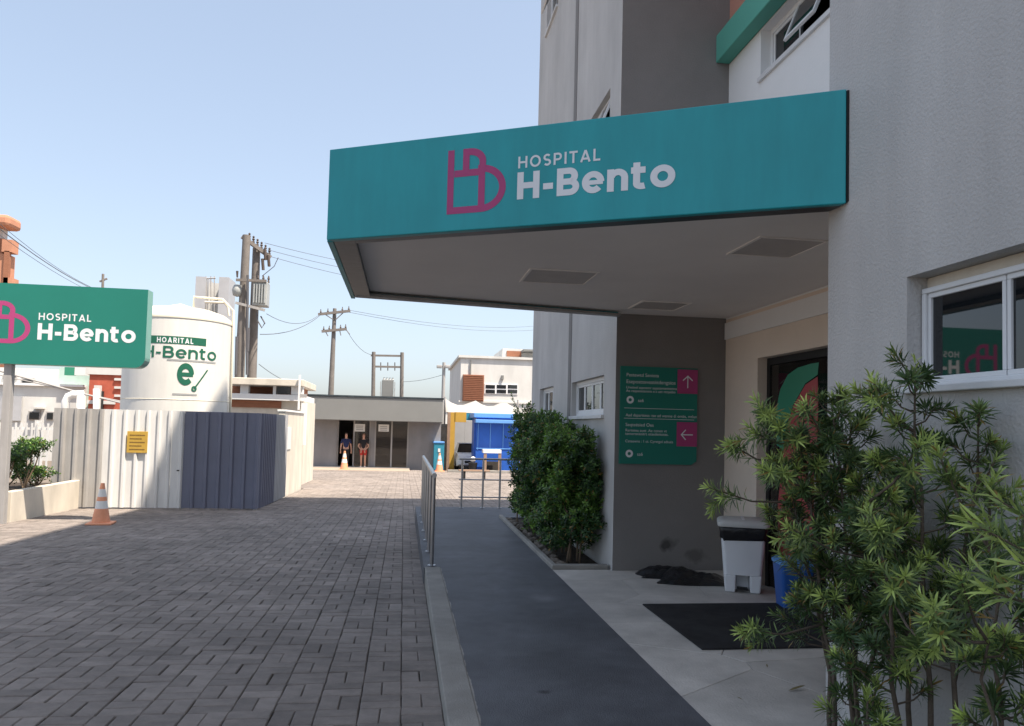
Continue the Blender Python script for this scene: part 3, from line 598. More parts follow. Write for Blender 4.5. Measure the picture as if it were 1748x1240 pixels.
# black bags
def bag(name, label, cx, cy, w_, d_, h_, rz, seed):
    rnd = np.random.default_rng(seed); nx, ny = 26, 18; mb = MB()
    ph = rnd.uniform(0, 6, 8); pts = []
    for j in range(ny+1):
        for i in range(nx+1):
            u = i/nx*2-1; v = j/ny*2-1; e = max(0, 1-abs(u)**5)*max(0, 1-abs(v)**5)
            z = h_*e*(.30+.35*math.exp(-((u+.45)**2+(v-.1)**2)*5)*1.6+.25*math.exp(-((u-.3)**2+(v+.1)**2)*4)+.16*math.sin(5*u+3*v+ph[0])*math.sin(4*v+ph[1])+.10*abs(math.sin(9*u-5*v+ph[2]))+.07*abs(math.sin(14*v+6*u+ph[3])))
            pts.append((u*w_/2*(1+.08*math.sin(4*v+ph[4])), v*d_/2*(1+.1*math.sin(3*u+ph[5])), max(z, .003)))
    mb.v = pts+[(x, y, .0) for x, y, z in pts]; n = (nx+1)*(ny+1); K = nx+1
    for j in range(ny):
        for i in range(nx): q = j*K+i; mb.f += [(q, q+1, q+K+1, q+K), (n+q+K, n+q+K+1, n+q+1, n+q)]
    for i in range(nx): mb.f += [(i+1, i, n+i, n+i+1), (ny*K+i, ny*K+i+1, n+ny*K+i+1, n+ny*K+i)]
    for j in range(ny): mb.f += [(j*K, j*K+K, n+j*K+K, n+j*K), (j*K+nx+K, j*K+nx, n+j*K+nx, n+j*K+nx+K)]
    o = mb.build(name, M['blackbag'], smooth=True, world=False, auto=24); o.location = (cx, cy, .004); o.rotation_euler.z = rz; return tag(o, label, 'bag')
p = wz(1118, 972, 0); bag('plastic_bag', 'flat black plastic bag lying at the column foot, the left of two', p[0]+.02, 7.68, .62, .36, .105, R_(-6), 3)
p = wz(1192, 985, 0); bag('plastic_bag', 'bulky black plastic bag on the floor beside the white bin', 2.92, 7.42, .68, .52, .125, R_(-14), 8)

# ================================================================== LEFT SIGN
SY = 13.45
sg = thing('roadside_sign', 'green box sign with white hospital lettering on a grey post at the left', 'sign', (wy(6, 890, SY)[0], SY+.12, g(SY)))
r_ = wy(250, 560, SY)[0]; l_ = wy(-66, 560, SY)[0]; zt = wy(130, 489, SY)[2]; zb = wy(130, 625, SY)[2]; dp = .26
def sgn(u, v, d=0): return (l_+u*(r_-l_), SY-d, zb+v*(zt-zb))
rr = .17; prof = [(l_, zb), (r_-rr, zb)]+[(r_-rr+rr*math.sin(R_(a)), zb+rr-rr*math.cos(R_(a))) for a in range(15, 91, 15)]+[(r_, zt), (l_, zt)]
n = len(prof); mb = MB().add([(x, SY, z) for x, z in prof]+[(x, SY+dp, z) for x, z in prof], [tuple(range(n)), tuple(range(2*n-1, n-1, -1))])
mb.build('face', M['teal_sign'], sg)
mb = MB().add([(x, SY+.001, z) for x, z in prof]+[(x, SY+dp-.001, z) for x, z in prof], [(i, n+i, n+(i+1) % n, (i+1) % n) for i in range(n)]); mb.v = [(x+(.004 if x > 0 else 0), y, z) for x, y, z in mb.v]
mb.build('rim', mk('sign_rim', (.20, .42, .36), .4, .05), sg)
def suv(px, py): q = wy(px, py, SY); return q[0], q[2]
sm = lambda u, v, d: (u, SY-d, v)
logo_mb(sm, suv(-28, 560)[0], suv(30, 587)[1], suv(52, 560)[0], suv(30, 515)[1]).build('logo', M['pink'], sg)
lettering('HOSPITAL', sm, suv(66, 545)[0], suv(110, 548)[1], suv(156, 545)[0], suv(110, 536)[1], .17, .22).build('lettering', M['white_paint'], sg)
lettering('H-Bento', sm, suv(64, 570)[0], suv(120, 582)[1], suv(232, 570)[0], suv(120, 554)[1], .222, .09).build('lettering', M['white_paint'], sg)
xp = wy(6, 700, SY)[0]; MB().box(xp-.06, SY+.06, g(SY)-.05, xp+.06, SY+.18, zb+.02).build('post', M['galv'], sg, bevel=.006)
MB().box(xp-.75, SY+.06, g(SY)-.05, xp-.63, SY+.18, zb+.02).build('post', M['galv'], sg, bevel=.006)

# ================================================================== PLANTER
PX = -6.42
pl = thing('planter', 'long beige concrete planter wall below the green sign', 'planter', (PX, 13.75, g(14)))
pz = wx(60, 833, PX)[2]
mb = MB().box(PX-.14, 13.75, -.5, PX, 16.5, pz).box(-9.5, 13.75, -.5, PX-.14, 13.89, pz-.002); mb.build('wall', M['cream'], pl, bevel=.01)
MB().box(-9.5, 13.89, -.5, PX-.14, 16.5, pz-.07).build('soil', M['soil'], pl)
# picket fence behind planter
pf = thing('picket_fence', 'white metal picket fence behind the planter', 'fence', (-7.5, 17.3, g(17)))
fy = 17.3; fx0 = wy(-20, 750, fy)[0]; fx1 = wy(90, 750, fy)[0]; fz1 = wy(40, 722, fy)[2]; fz0 = wy(40, 815, fy)[2]
for z in (fz0+.12, fz1-.12): MB().box(fx0, fy, z-.025, fx1, fy+.04, z+.025).build('rail', M['fence_white'], pf)
k = 0; x = fx0
pk = MB().box(-.018, -.02, 0, .018, -.002, fz1-fz0).build('picket', M['fence_white'], pf, world=False); pk.location = Vector((fx0+.02, fy, fz0))-pf.location
while x < fx1-.1:
    x += .105; q = pk.copy(); COL.objects.link(q); q.location = Vector((x, fy, fz0))-pf.location
for px in (62, -15): x = wy(px, 750, fy)[0]; MB().box(x-.05, fy+.002, g(fy), x+.05, fy+.1, fz1+.06).build('post', M['fence_white'], pf)

# ================================================================== CORRUGATED ENCLOSURE
FY = 16.42; ft = 1.66; gz = g(FY)+.03
fe = thing('corrugated_fence', 'corrugated metal enclosure fence in grey, white and slate blue sheets', 'fence', (-4.5, FY, g(FY)))
def sheet(x0, x1, mat, ribs, axis=0, y0=0, y1=0, z0=None, name='sheet', plain=False):
    pr = []; n = max(1, round(abs(x1-x0)/ribs))
    for i in range(n):
        a = x0+(x1-x0)*i/n; b = x0+(x1-x0)*(i+1)/n; wv = b-a; dd = .045
        for t, d in ((0, 0), (.62, 0), (.72, dd), (.9, dd)): pr.append((a+wv*t, d))
    pr.append((x1, 0)); mb = MB(); z0 = gz if z0 is None else z0
    P = (lambda u, d, z: (u, FY-d, z)) if axis == 0 else (lambda u, d, z: (y0+d, u, z))
    zf = (lambda u: z0) if axis == 0 else (lambda u: g(u)+.03)
    k = len(pr); mb.v = [P(u, d, zf(u)) for u, d in pr]+[P(u, d, ft) for u, d in pr]+[P(u, d-.004, zf(u)) for u, d in pr]+[P(u, d-.004, ft) for u, d in pr]
    mb.f = [(i, i+1, k+i+1, k+i) for i in range(k-1)]+[(2*k+i+1, 2*k+i, 3*k+i, 3*k+i+1) for i in range(k-1)]+[(k+i, k+i+1, 3*k+i+1, 3*k+i) for i in range(k-1)]
    return mb.build(name, mat, fe)
def fxp(px): return wy(px, 790, FY)[0]
sheet(fxp(88), fxp(131), M['galv'], .235); sheet(fxp(131), fxp(174), M['galv'], .235); sheet(fxp(174), fxp(235), M['fence_white'], .235); sheet(fxp(235), fxp(291), M['fence_white'], .235)
gt = sheet(fxp(291)+.005, fxp(312), M['fence_white'], .5, name='gate_leaf')
MB().tube([(fxp(307), FY-.02, .45), (fxp(307), FY-.07, .45), (fxp(304), FY-.07, .45)], .012, 8).build('handle', M['black'], gt)
xb = wg(437, 872)[0]
sheet(fxp(312)+.004, (fxp(312)+xb)/2, M['fence_blue'], .235); sheet((fxp(312)+xb)/2, xb, M['fence_blue'], .235)
sheet(FY+.01, FY+1.75, M['fence_blue'], .23, 1, xb); sheet(FY+1.75, FY+3.5, M['fence_pale'], .23, 1, xb)
for x in (fxp(88)+.05, fxp(174), fxp(312), xb-.05): MB().box(x-.03, FY+.012, g(FY), x+.03, FY+.07, ft-.05).build('post', M['galv'], fe)
# yellow notice
a = wy(216, 773, FY-.04); b = wy(253, 737, FY-.04)
nt_ = thing('notice_board', 'yellow printed notice fixed to the white corrugated sheets', 'sign', (a[0], FY-.03, a[2]))
MB().box(a[0], FY-.055, a[2], b[0], FY-.033, b[2]).build('board', M['yellow'], nt_, bevel=.004)
for i in range(5):
    z = b[2]-.08-i*.072; MB().box(a[0]+.05, FY-.0565, z-.012, b[0]-.05-.06*(i % 2), FY-.0555, z+.012).build('text_line', mk('notice_ink%d' % i, (.22, .13, .03), .6, .4, 40), nt_)

# ================================================================== OXYGEN TANK
TY = 19.4; tc_ = wy(304, 620, TY); tx = tc_[0]; tr = (wy(395, 620, TY)[0]-wy(213, 620, TY)[0])/2*.985
tz1 = wy(304, 548, TY-tr*.3)[2]; ztop = wy(304, 519, TY)[2]
tk = thing('storage_tank', 'white cylindrical gas storage tank with green lettering behind the fence', 'tank', (tx, TY, g(TY)))
MB().lathe([(tr, g(TY)+.4), (tr, tz1)], (tx, TY, 0), 72, False).build('shell', M['tank'], tk, smooth=True)
MB().lathe([(tr+.012, tz1-.03), (tr+.02, tz1+.02), (tr*.97, tz1+.1), (tr*.86, tz1+.2), (tr*.62, tz1+.3), (tr*.3, tz1+.355), (.02, ztop if ztop > tz1+.36 else tz1+.37)], (tx, TY, 0), 64).build('dome', M['tank_top'], tk, smooth=True, auto=60)
for zz in (wy(304, 683, TY-tr)[2],): MB().lathe([(tr+.002, zz), (tr+.008, zz+.01), (tr+.002, zz+.02)], (tx, TY, 0), 64, False).build('seam', M['tank_top'], tk)
for i in range(3):
    an = R_(30+120*i); MB().bar((tx+tr*.8*math.cos(an), TY+tr*.8*math.sin(an), g(TY)-.05), (tx+tr*.8*math.cos(an), TY+tr*.8*math.sin(an), g(TY)+.45), .2, .2).build('leg', M['tank'], tk)
MB().tube([(tx+.3, TY, tz1+.3), (tx+.3, TY, tz1+.65), (tx+tr*.8, TY, tz1+.62), (tx+tr+.03, TY, tz1+.35), (tx+tr+.06, TY, -.2)], .03, 8).build('pipe', M['tank_top'], tk, smooth=True)
def tuv(px, py):  # angle and height on the shell
    d = ray(px, py); ex, ey = EYE[0]-tx, EYE[1]-TY; A2 = d[0]**2+d[1]**2; B2 = ex*d[0]+ey*d[1]; C2 = ex*ex+ey*ey-tr*tr; q = B2*B2-A2*C2
    t = (-B2-math.sqrt(max(q, 0)))/A2; p = EYE+d*t; return math.atan2(p[1]-TY, p[0]-tx), p[2]
tm = lambda u, v, d: (tx+(tr+d+.005)*math.cos(u), TY+(tr+d+.005)*math.sin(u), v)
def tband(px0, py0, px1, py1, mat, name, lift=.0, tilt=0):
    u0 = tuv(px0, (py0+py1)/2)[0]; u1 = tuv(px1, (py0+py1)/2)[0]; z0 = tuv(310, py1)[1]; z1 = tuv(310, py0)[1]; n = 16; mb = MB()
    mb.v = [tm(u0+(u1-u0)*i/n, z, lift) for z in (z0, z1) for i in range(n+1)]; mb.f = [(i, i+1, n+2+i, n+1+i) for i in range(n)]
    return mb.build(name, mat, tk)
tband(258, 575, 352, 588, M['green_print'], 'print_band')
lettering('HOARITAL', tm, tuv(268, 582)[0], tuv(305, 586)[1], tuv(330, 582)[0], tuv(305, 577)[1], .2, .25).build('lettering', M['white_paint'], tk)
lettering('H-Bento', tm, tuv(246, 600)[0], tuv(310, 612)[1], tuv(369, 600)[0], tuv(310, 592)[1], .17, .10).build('lettering', M['green_print'], tk)
tband(285, 614, 368, 617, M['grey_print'], 'small_print')
lettering('e', tm, tuv(302, 640)[0], tuv(315, 658)[1], tuv(331, 640)[0], tuv(315, 610)[1], .2, .09).build('emblem', M['green_print'], tk)
mb = MB(); p0 = tuv(331, 664); p1 = tuv(354, 632); ribbon(mb, [(p0[0], p0[1]), (p1[0], p1[1])], .028, tm, .004); ribbon(mb, arc(p0[0], p0[1], .035, .05, 0, 360, 14), .03, tm, .005, True); mb.build('emblem', M['green_print'], tk)
tband(294, 672, 336, 675, M['grey_print'], 'small_print')

# ================================================================== CONES
def cone(label, x, y, h, rz=0):
    t = thing('traffic_cone', label, 'cone', (x, y, g(y)), rz, 'traffic cones'); k = h/.7
    MB().box(-.2*k, -.2*k, .0, .2*k, .2*k, .035*k).build('base', M['orange'], t, bevel=.012, world=False)
    z = [.035, .27, .27, .40, .40, .47, .47, .60, .60, .70]; ms = ['orange', 'paper', 'orange', 'paper', 'orange']
    rad = lambda q: (.145-.115*(q-.035)/.665)*k
    for i in range(5):
        MB().lathe([(rad(z[2*i]), z[2*i]*k), (rad(z[2*i+1]), z[2*i+1]*k)], (0, 0, 0), 20, i == 4).build('body' if ms[i] == 'orange' else 'reflective_band', M[ms[i]], t, smooth=True, auto=50, world=False)
    return t
p = wg(172, 895); cone('faded orange and white cone before the corrugated fence', p[0], p[1], .68, .1)
p = wg(578, 807); cone('orange and white cone at the left of the glass doorway', p[0], 39.0, .95)
p = wg(750, 806); cone('bright orange and white cone before the teal bin', p[0], 38.6, .95)

# ================================================================== SIDE WALL AND ANNEX
an_ = thing('boundary_wall', 'cream wall behind the blue fence with a small plaque', 'wall', (-3.05, 20, g(20)))
wt = wx(500, 697, -3.0)[2]
MB().box(-3.16, FY+3.52, g(24)-.2, -3.0, 23.6, 1.75).build('wall', M['cream'], an_, bevel=.01)
a = wx(489, 768, -2.99); b = wx(497, 730, -2.99); MB().box(-3.0, b[1], a[2], -2.98, a[1], b[2]).build('plaque', M['paper'], an_)
MB().box(-3.19, FY+3.5, 1.75, -2.97, 23.63, 1.80).build('coping', M['white_wall'], an_, bevel=.008)
def prect(px0, py0, px1, py1, y, depth, mb=None):
    a = wy(px0, (py0+py1)/2, y)[0]; b = wy(px1, (py0+py1)/2, y)[0]; c = wy((px0+px1)/2, py1, y)[2]; d = wy((px0+px1)/2, py0, y)[2]
    return (mb or MB()).box(a, y, c, b, y+depth, d)
AY = 25.5
ax_ = thing('annex_building', 'low white annex with flat roof and dark openings right of the tank', 'building', (wy(455, 700, AY)[0], AY, g(AY)))
zt0 = wy(455, 684, AY)[2]
prect(388, 683, 517, 868, AY+.3, 3.0).build('wall', M['cream'], ax_)
prect(384, 646, 518, 658, AY-.15, 3.6).build('roof', M['cream'], ax_, bevel=.02)
prect(384, 673, 517, 683, AY, 3.2).build('band', M['white_wall'], ax_)
for p0, p1 in ((384, 391), (410, 424), (466, 471), (497, 517)): prect(p0, 657, p1, 674, AY+.1, .3).build('pillar', M['white_wall'], ax_)
prect(386, 657, 516, 674, AY+1.2, 1.5).build('inner_wall', M['brown_panel'], ax_)
prect(472, 659, 496, 673, AY+.2, .03).build('window', M['glass'], ax_)
prect(395, 684, 480, 696, AY+.25, .1).build('shutter_and_shade', M['brown_panel'], ax_)  # brown strip painted in for the dark shade below the white band
prect(509, 640, 512, 700, AY-.3, .1).build('pipe', M['white_wall'], ax_); prect(512, 673, 523, 679, AY-.3, .12).build('lamp', M['galv'], ax_); prect(513, 688, 522, 760, AY+.0, .2).build('side_pier', M['white_wall'], ax_)

# ================================================================== RECEPTION BUILDING
BY = 41.0
rc = thing('reception_building', 'low grey reception building with wide flat roof and glass doors', 'building', (wy(640, 800, BY)[0], BY, g(BY)))
X = lambda px, py=760: wy(px, py, BY)[0]
Z = lambda py, px=640: wy(px, py, BY)[2]
x0, x1 = X(527), X(752); zb_ = g(BY)
d1 = (X(575), X(632), zb_+.12, Z(712)); d2 = (X(639), X(697), zb_+.12, Z(712))
mb = MB(); mb.holes(1, BY, x0, x1, zb_-.2, Z(700), [d1, d2], .2); mb.box(x0, BY+.2, zb_-.2, x0+.15, BY+6, Z(700)).box(x1-.15, BY+.2, zb_-.2, x1, BY+6, Z(700)).box(x0+.15, BY+5.85, zb_-.2, x1-.15, BY+6, Z(700))
mb.build('wall', M['grey_wall'], rc)
MB().box(x0+.15, BY+.2, zb_-.1, x1-.15, BY+5.85, zb_+.1).build('floor', M['dark_room'], rc)
rxa, rxb = wy(519, 700, BY-1.2)[0], wy(756, 700, BY-1.2)[0]; rz0, rz1 = wy(640, 719, BY-1.2)[2], wy(640, 679, BY-1.2)[2]
MB().box(rxa, BY-1.2, rz0, rxb, BY+6.2, rz1).build('roof', M['grey_fascia'], rc, bevel=.03); MB().box(rxa-.04, BY-1.24, rz1, rxb+.04, BY+6.24, rz1+.08).build('roof_cap', M['steel_dark'], rc)
MB().box(x0-.1, BY-.5, zb_-.2, X(700), BY-.002, zb_+.10).build('step', M['concrete'], rc, bevel=.01)
for k, dd in enumerate((d1, d2)):
    fr = MB(); t = .07
    fr.box(dd[0], BY+.06, dd[2], dd[0]+t, BY+.12, dd[3]).box(dd[1]-t, BY+.06, dd[2], dd[1], BY+.12, dd[3]).box(dd[0]+t, BY+.06, dd[3]-t, dd[1]-t, BY+.12, dd[3])
    mid = (dd[0]+dd[1])/2; fr.box(mid-.04, BY+.06, dd[2], mid+.04, BY+.12, dd[3]-t)
    fo = fr.build('door', M['galv'], rc)
    for i, (a, b) in enumerate(((dd[0]+t, mid-.04), (mid+.04, dd[1]-t))):
        if k == 0 and i == 0: continue   # open leaf
        MB().box(a, BY+.085, dd[2], b, BY+.095, dd[3]-t).build('pane', glassmat('pane_glass%d%d' % (k, i), (.05, .042, .035), .04, .6), fo)
for q in ((605, 724, 623, 737), (646, 725, 664, 737)):
    pp = prect(*q, BY+.03, .01).build('notice', M['paper'], rc)
    for i in range(3): prect(q[0]+3, q[1]+3+i*3, q[2]-3, q[1]+4.4+i*3, BY+.026, .003).build('text_line', M['grey_print'], pp)
prect(714, 708, 729, 713, BY-.25, .2).build('floodlight', M['paper'], rc); prect(715, 714, 728, 718, BY-.2, .16).build('floodlight', M['teal_bin'], rc)
# furniture inside seen through glass
prect(640, 765, 665, 775, BY+2.4, .8).build('counter', M['black'], rc); prect(668, 752, 695, 776, BY+3, .8).build('counter', M['wood'], rc); prect(672, 724, 694, 735, BY+5.6, .1).build('screen', M['black'], rc); prect(600, 742, 632, 790, BY+4, .5).build('counter', M['wood'], rc)
# white apron strip
struct(MB().box(x0-2.5, BY-2.6, g(BY-2.6)-.1, X(700), BY-.5, g(BY-2.6)+.012).build('apron', mk('apron', (.36, .29, .23), .9, .12, 3, .2, 60)))
# ---- people
def person(label, x, y, z, h, shirt, bottom, hairm, shorts, hands_front, rz=0):
    t = thing('person', label, 'person', (x, y, z), rz); s = h/1.75
    def skin(name, joints, edges, mat, sub=1):
        me = bpy.data.meshes.new(name); me.from_pydata([tuple(c*s for c in j[:3]) for j in joints], edges, []); me.materials.append(mat)
        o = bpy.data.objects.new(name, me); COL.objects.link(o); o.parent = t
        o.modifiers.new('skin', 'SKIN'); o.modifiers.new('sub', 'SUBSURF').levels = sub; o.modifiers['sub'].render_levels = sub
        for v, j in zip(me.skin_vertices[0].data, joints): v.radius = (j[3]*s, (j[4] if len(j) > 4 else j[3])*s)
        me.skin_vertices[0].data[0].use_root = True; me.shade_smooth(); return o
    J = [(0, 0, .95, .15, .10), (0, 0, 1.15, .13, .09), (0, 0, 1.36, .16, .10), (0, 0, 1.48, .055), (0, -.01, 1.56, .06), (0, -.015, 1.66, .085, .095), (0, -.01, 1.74, .05)]; E = [(0, 1), (1, 2), (2, 3), (3, 4), (4, 5), (5, 6)]
    for sd in (-1, 1):
        n = len(J); hx, hy, hz = (sd*.10, -.17, .86) if hands_front else (sd*.27, -.03, .80)
        ex, ey, ez = (sd*.27, -.02, 1.10) if hands_front else (sd*.25, .02, 1.10)
        J += [(sd*.18, 0, 1.40, .055), (ex, ey, ez, .042), (hx, hy, hz+.06, .028), (hx, hy-.01, hz-.02, .036, .02)]; E += [(2, n), (n, n+1), (n+1, n+2), (n+2, n+3)]
        dx_ = -sd*.02 if hands_front else 0
        for q in range(4): J += [(hx-.027+.018*q, hy-.02, hz-.10-.008*(q in (1, 2)), .0085)]; E += [(n+3, len(J)-1)]
        J += [(hx-sd*.05, hy-.03, hz-.04, .0095)]; E += [(n+3, len(J)-1)]
        n = len(J); J += [(sd*.09, 0, .86, .085), (sd*.10, -.01, .49, .055), (sd*.105, .01, .09, .038), (sd*.11, -.12, .03, .035, .025)]; E += [(0, n), (n, n+1), (n+1, n+2), (n+2, n+3)]
    skin('body', J, E, M['skin'])
    K = [(0, 0, .90, .165, .12), (0, 0, 1.15, .15, .115), (0, 0, 1.37, .17, .115), (0, 0, 1.47, .07)]; E2 = [(0, 1), (1, 2), (2, 3)]
    for sd in (-1, 1): n = len(K); K += [(sd*.19, 0, 1.40, .075), (sd*.25, 0, 1.20, .062)]; E2 += [(2, n), (n, n+1)]
    skin('shirt', K, E2, shirt)
    K = [(0, 0, .93, .16, .115)]; E2 = []
    for sd in (-1, 1):
        n = len(K)
        if shorts: K += [(sd*.095, 0, .84, .10), (sd*.10, -.01, .60, .085)]; E2 += [(0, n), (n, n+1)]
        else: K += [(sd*.095, 0, .84, .10), (sd*.10, -.01, .49, .072), (sd*.105, .01, .10, .06)]; E2 += [(0, n), (n, n+1), (n+1, n+2)]
    skin('shorts' if shorts else 'trousers', K, E2, bottom)
    for sd in (-1, 1): skin('shoe', [(sd*.107, .03, .045, .045, .04), (sd*.11, -.06, .04, .045, .035), (sd*.112, -.16, .03, .035, .025)], [(0, 1), (1, 2)], M['dark_cloth'] if not shorts else M['pale_cloth'])
    skin('hair', [(0, .035, 1.64, .085, .06), (0, .025, 1.72, .085, .085), (0, -.02, 1.775, .06, .06)], [(0, 1), (1, 2)], hairm)
    for sd in (-1, 1): MB().lathe([(.001, -.006), (.009, 0), (.001, .006)], (sd*.033*s, -.108*s, 1.665*s), 8).build('eye', M['hair'], t, world=False)
    MB().lathe([(.004, 0), (.016, -.03), (.002, -.04)], (0, -.115*s, 1.665*s), 8).build('nose', M['skin'], t, world=False)
    MB().box(-.026*s, -.112*s, 1.60*s, .026*s, -.10*s, 1.608*s).build('mouth', M['red_cloth'], t, world=False)
    return t
pz_ = zb_+.10
person('person in navy t-shirt and dark trousers standing in the doorway', wy(590, 780, BY-.25)[0], BY-.25, pz_, 1.76, M['navy'], M['dark_cloth'], M['hair'], False, False, .1)
person('person in black top and red shorts with hands clasped in front', wy(620, 780, BY-.3)[0], BY-.3, pz_, 1.73, M['dark_cloth'], M['red_cloth'], M['hair_fair'], True, True, -.08)

# ================================================================== RIGHT BACKGROUND
KY = 39.0
zk = g(KY)
sw = thing('side_wall', 'pale grey wall between the reception building and the ochre gateway', 'wall', (wy(750, 780, BY+1)[0], BY+1, g(BY)))
prect(748, 728, 768, 806, BY+1.0, .2).build('wall', M['concrete'], sw); prect(747, 724, 768, 729, BY+.95, .3).build('coping', M['grey_fascia'], sw)
tb = thing('waste_container', 'teal waste container standing against the pale wall', 'container', (wy(749, 800, BY-.2)[0], BY-.2, zk)); prect(740, 757, 758, 803, BY-.4, .5).build('body', M['teal_bin'], tb, bevel=.03); prect(739, 754, 759, 757, BY-.44, .58).build('lid', M['blue_light'], tb, bevel=.02); MB().box(wy(747, 790, BY-.4)[0]-.0, BY-.425, wy(750, 772, BY-.4)[2], wy(751, 790, BY-.4)[0], BY-.402, wy(750, 766, BY-.4)[2]).build('badge', M['paper'], tb)
og = thing('gateway', 'ochre painted gateway post and beam', 'gateway', (wy(768, 800, BY+.5)[0], BY+.5, g(BY)))
prect(763, 704, 768, 806, BY+.5, .3).build('post', M['wood'], og); prect(768, 704, 776, 806, BY+.55, .3).build('post', M['ochre'], og); prect(776, 704, 796, 721, BY+.55, .3).build('beam', M['ochre'], og); prect(796, 706, 812, 718, BY+.55, .3).build('beam', M['teal_bin'], og)
pw = thing('site_hoarding', 'pale grey hoarding panel behind the parked white car', 'hoarding', (wy(792, 800, 45)[0], 45, g(45))); prect(770, 719, 792, 812, 45, .15).build('panel', M['fence_pale'], pw); prect(792.5, 719, 826, 812, 45, .15).build('panel', M['fence_pale'], pw); prect(780, 722, 783, 812, 45.15, .15).build('post', M['galv'], pw)
# parked car, nose to the camera
cr_ = thing('parked_car', 'white car nose-on behind the gateway, half hidden by the blue kiosk', 'car', (wy(800, 800, 43)[0], 43, g(43)))
def carsec(y, w_, zl, zh): return [(-w_, y, zl), (-w_*1.03, y, (zl+zh)/2), (-w_*.9, y, zh), (w_*.9, y, zh), (w_*1.03, y, (zl+zh)/2), (w_, y, zl)]
skin_rings([carsec(-2.05, .68, .35, .62), carsec(-1.9, .8, .25, .78), carsec(-.9, .86, .22, .95), carsec(1.5, .86, .22, .98), carsec(2.0, .8, .3, .9)]).build('body', M['car_white'], cr_, world=False, smooth=True, auto=40)
skin_rings([[(-.74, -.85, .94), (-.74, 1.7, .96), (.74, 1.7, .96), (.74, -.85, .94)], [(-.58, -.15, 1.42), (-.58, 1.2, 1.42), (.58, 1.2, 1.42), (.58, -.15, 1.42)]]).build('cabin', M['glass'], cr_, world=False)
MB().box(-.60, -.2, 1.415, .60, 1.25, 1.46).build('roof', M['car_white'], cr_, world=False, bevel=.03)
for s in (-1, 1):
    MB().box(s*.45, -2.03, .60, s*.72, -1.93, .72).build('headlight', M['paper'], cr_, world=False, bevel=.02)
    for y in (-1.25, 1.25):
        MB().tube([(s*.68, y, .3), (s*.87, y, .3)], .3, 20).build('wheel', M['tyre'], cr_, world=False)
MB().box(-.4, -2.07, .42, .4, -2.03, .55).build('grille', M['black'], cr_, world=False)
# kiosk
kq = thing('kiosk', 'bright blue kiosk booth with pale awning edge', 'kiosk', (wy(845, 808, KY)[0], KY, zk))
prect(812, 712, 888, 812, KY, 2.4).build('body', M['blue'], kq); prect(809, 706, 886, 714, KY-.15, 2.8).build('roof', M['blue_light'], kq, bevel=.03); prect(812, 717, 888, 723, KY-.45, .5).build('awning', M['blue_light'], kq, bevel=.02)
for px in (816, 837, 859, 880): prect(px-.5, 723, px+.5, 768, KY-.03, .03).build('trim', M['blue_light'], kq)
prect(813, 765.5, 887, 767, KY-.035, .03).build('trim', M['blue_light'], kq); prect(830, 788, 850, 805, KY-.03, .03).build('vent', M['dark_room'], kq); prect(808.5, 722, 811.5, 806, KY+.1, .1).build('corner_post', M['blue'], kq)
tb2 = thing('table', 'wooden table with white top before the blue kiosk', 'table', (wy(840, 810, KY-1)[0], KY-1, zk)); prect(825, 768, 856, 774, KY-1.0, .7).build('tabletop', M['paper'], tb2)
for px in (825.5, 850.5):
    for yy in (KY-.98, KY-.45): prect(px, 774.5, px+5, 814, yy, .12).build('leg', M['wood'], tb2)
pt = thing('plant_pot', 'dark pot with a white globe on top left of the kiosk', 'pot', (wy(807, 808, KY-.7)[0], KY-.6, zk))
c = wy(807, 800, KY-.6); MB().lathe([(.16, .0), (.2, .25), (.24, .5), (.2, .52)], (c[0], KY-.6, zk), 16).build('pot', M['black'], pt, smooth=True, auto=40); MB().lathe([(.02, .52), (.13, .6), (.15, .68), (.1, .78), (.01, .82)], (c[0], KY-.6, zk), 16).build('globe', M['paper'], pt, smooth=True)
bc = thing('bench', 'dark low bench in the sunlit yard beyond the railing', 'bench', (wy(812, 830, 30)[0], 30, g(30))); bx0, bx1 = wy(783, 826, 31)[0], wy(836, 826, 31)[0]; gb = g(31)
for i in range(3): MB().box(bx0, 31+i*.14, gb+.33, bx1, 31.11+i*.14, gb+.38).build('seat_slat', M['wood'], bc, bevel=.006)
for x in (bx0+.2, bx1-.25): MB().box(x, 31.03, gb-.01, x+.07, 31.36, gb+.33).build('leg', M['black'], bc)
# kerb line of yard behind
struct(MB().box(2.2, 38.0, g(38)-.2, 9, 38.25, g(38)+.13).build('yard_kerb', M['concrete'], bevel=.02))
# shade sail
sa = thing('shade_sail', 'pale fabric shade sail strung above the blue kiosk', 'shade sail', (wy(815, 690, 44)[0], 44, 2))
P3 = lambda px, py, y: tuple(wy(px, py, y))
grid = []; n = 12
c00, c10, c11, c01 = [np.array(P3(*q)) for q in ((760, 681, 44), (884, 686, 44), (896, 708, 41.6), (762, 704, 41.6))]
for j in range(n+1):
    for i in range(n+1):
        u, v = i/n, j/n; p = (c00*(1-u)+c10*u)*(1-v)+(c01*(1-u)+c11*u)*v; sag = .9*math.sin(math.pi*v)*abs(math.sin(math.pi*u*2)); p[2] -= .3*math.sin(math.pi*v)*(1-.5*u)+.35*abs(math.sin(2.5*math.pi*u))*(1-v); grid.append(p)
mb = MB(); mb.v = [tuple(p) for p in grid]; mb.f = [(j*(n+1)+i, j*(n+1)+i+1, (j+1)*(n+1)+i+1, (j+1)*(n+1)+i) for j in range(n) for i in range(n)]
o = mb.build('fabric', M['sail'], sa, smooth=True); o.modifiers.new('thick', 'SOLIDIFY').thickness = .01
for q in ((760, 681, 44), (884, 686, 44)): a = P3(*q); MB().tube([(a[0], a[1], g(44)), (a[0], a[1], a[2]+.1)], .05, 8).build('mast', M['galv'], sa)
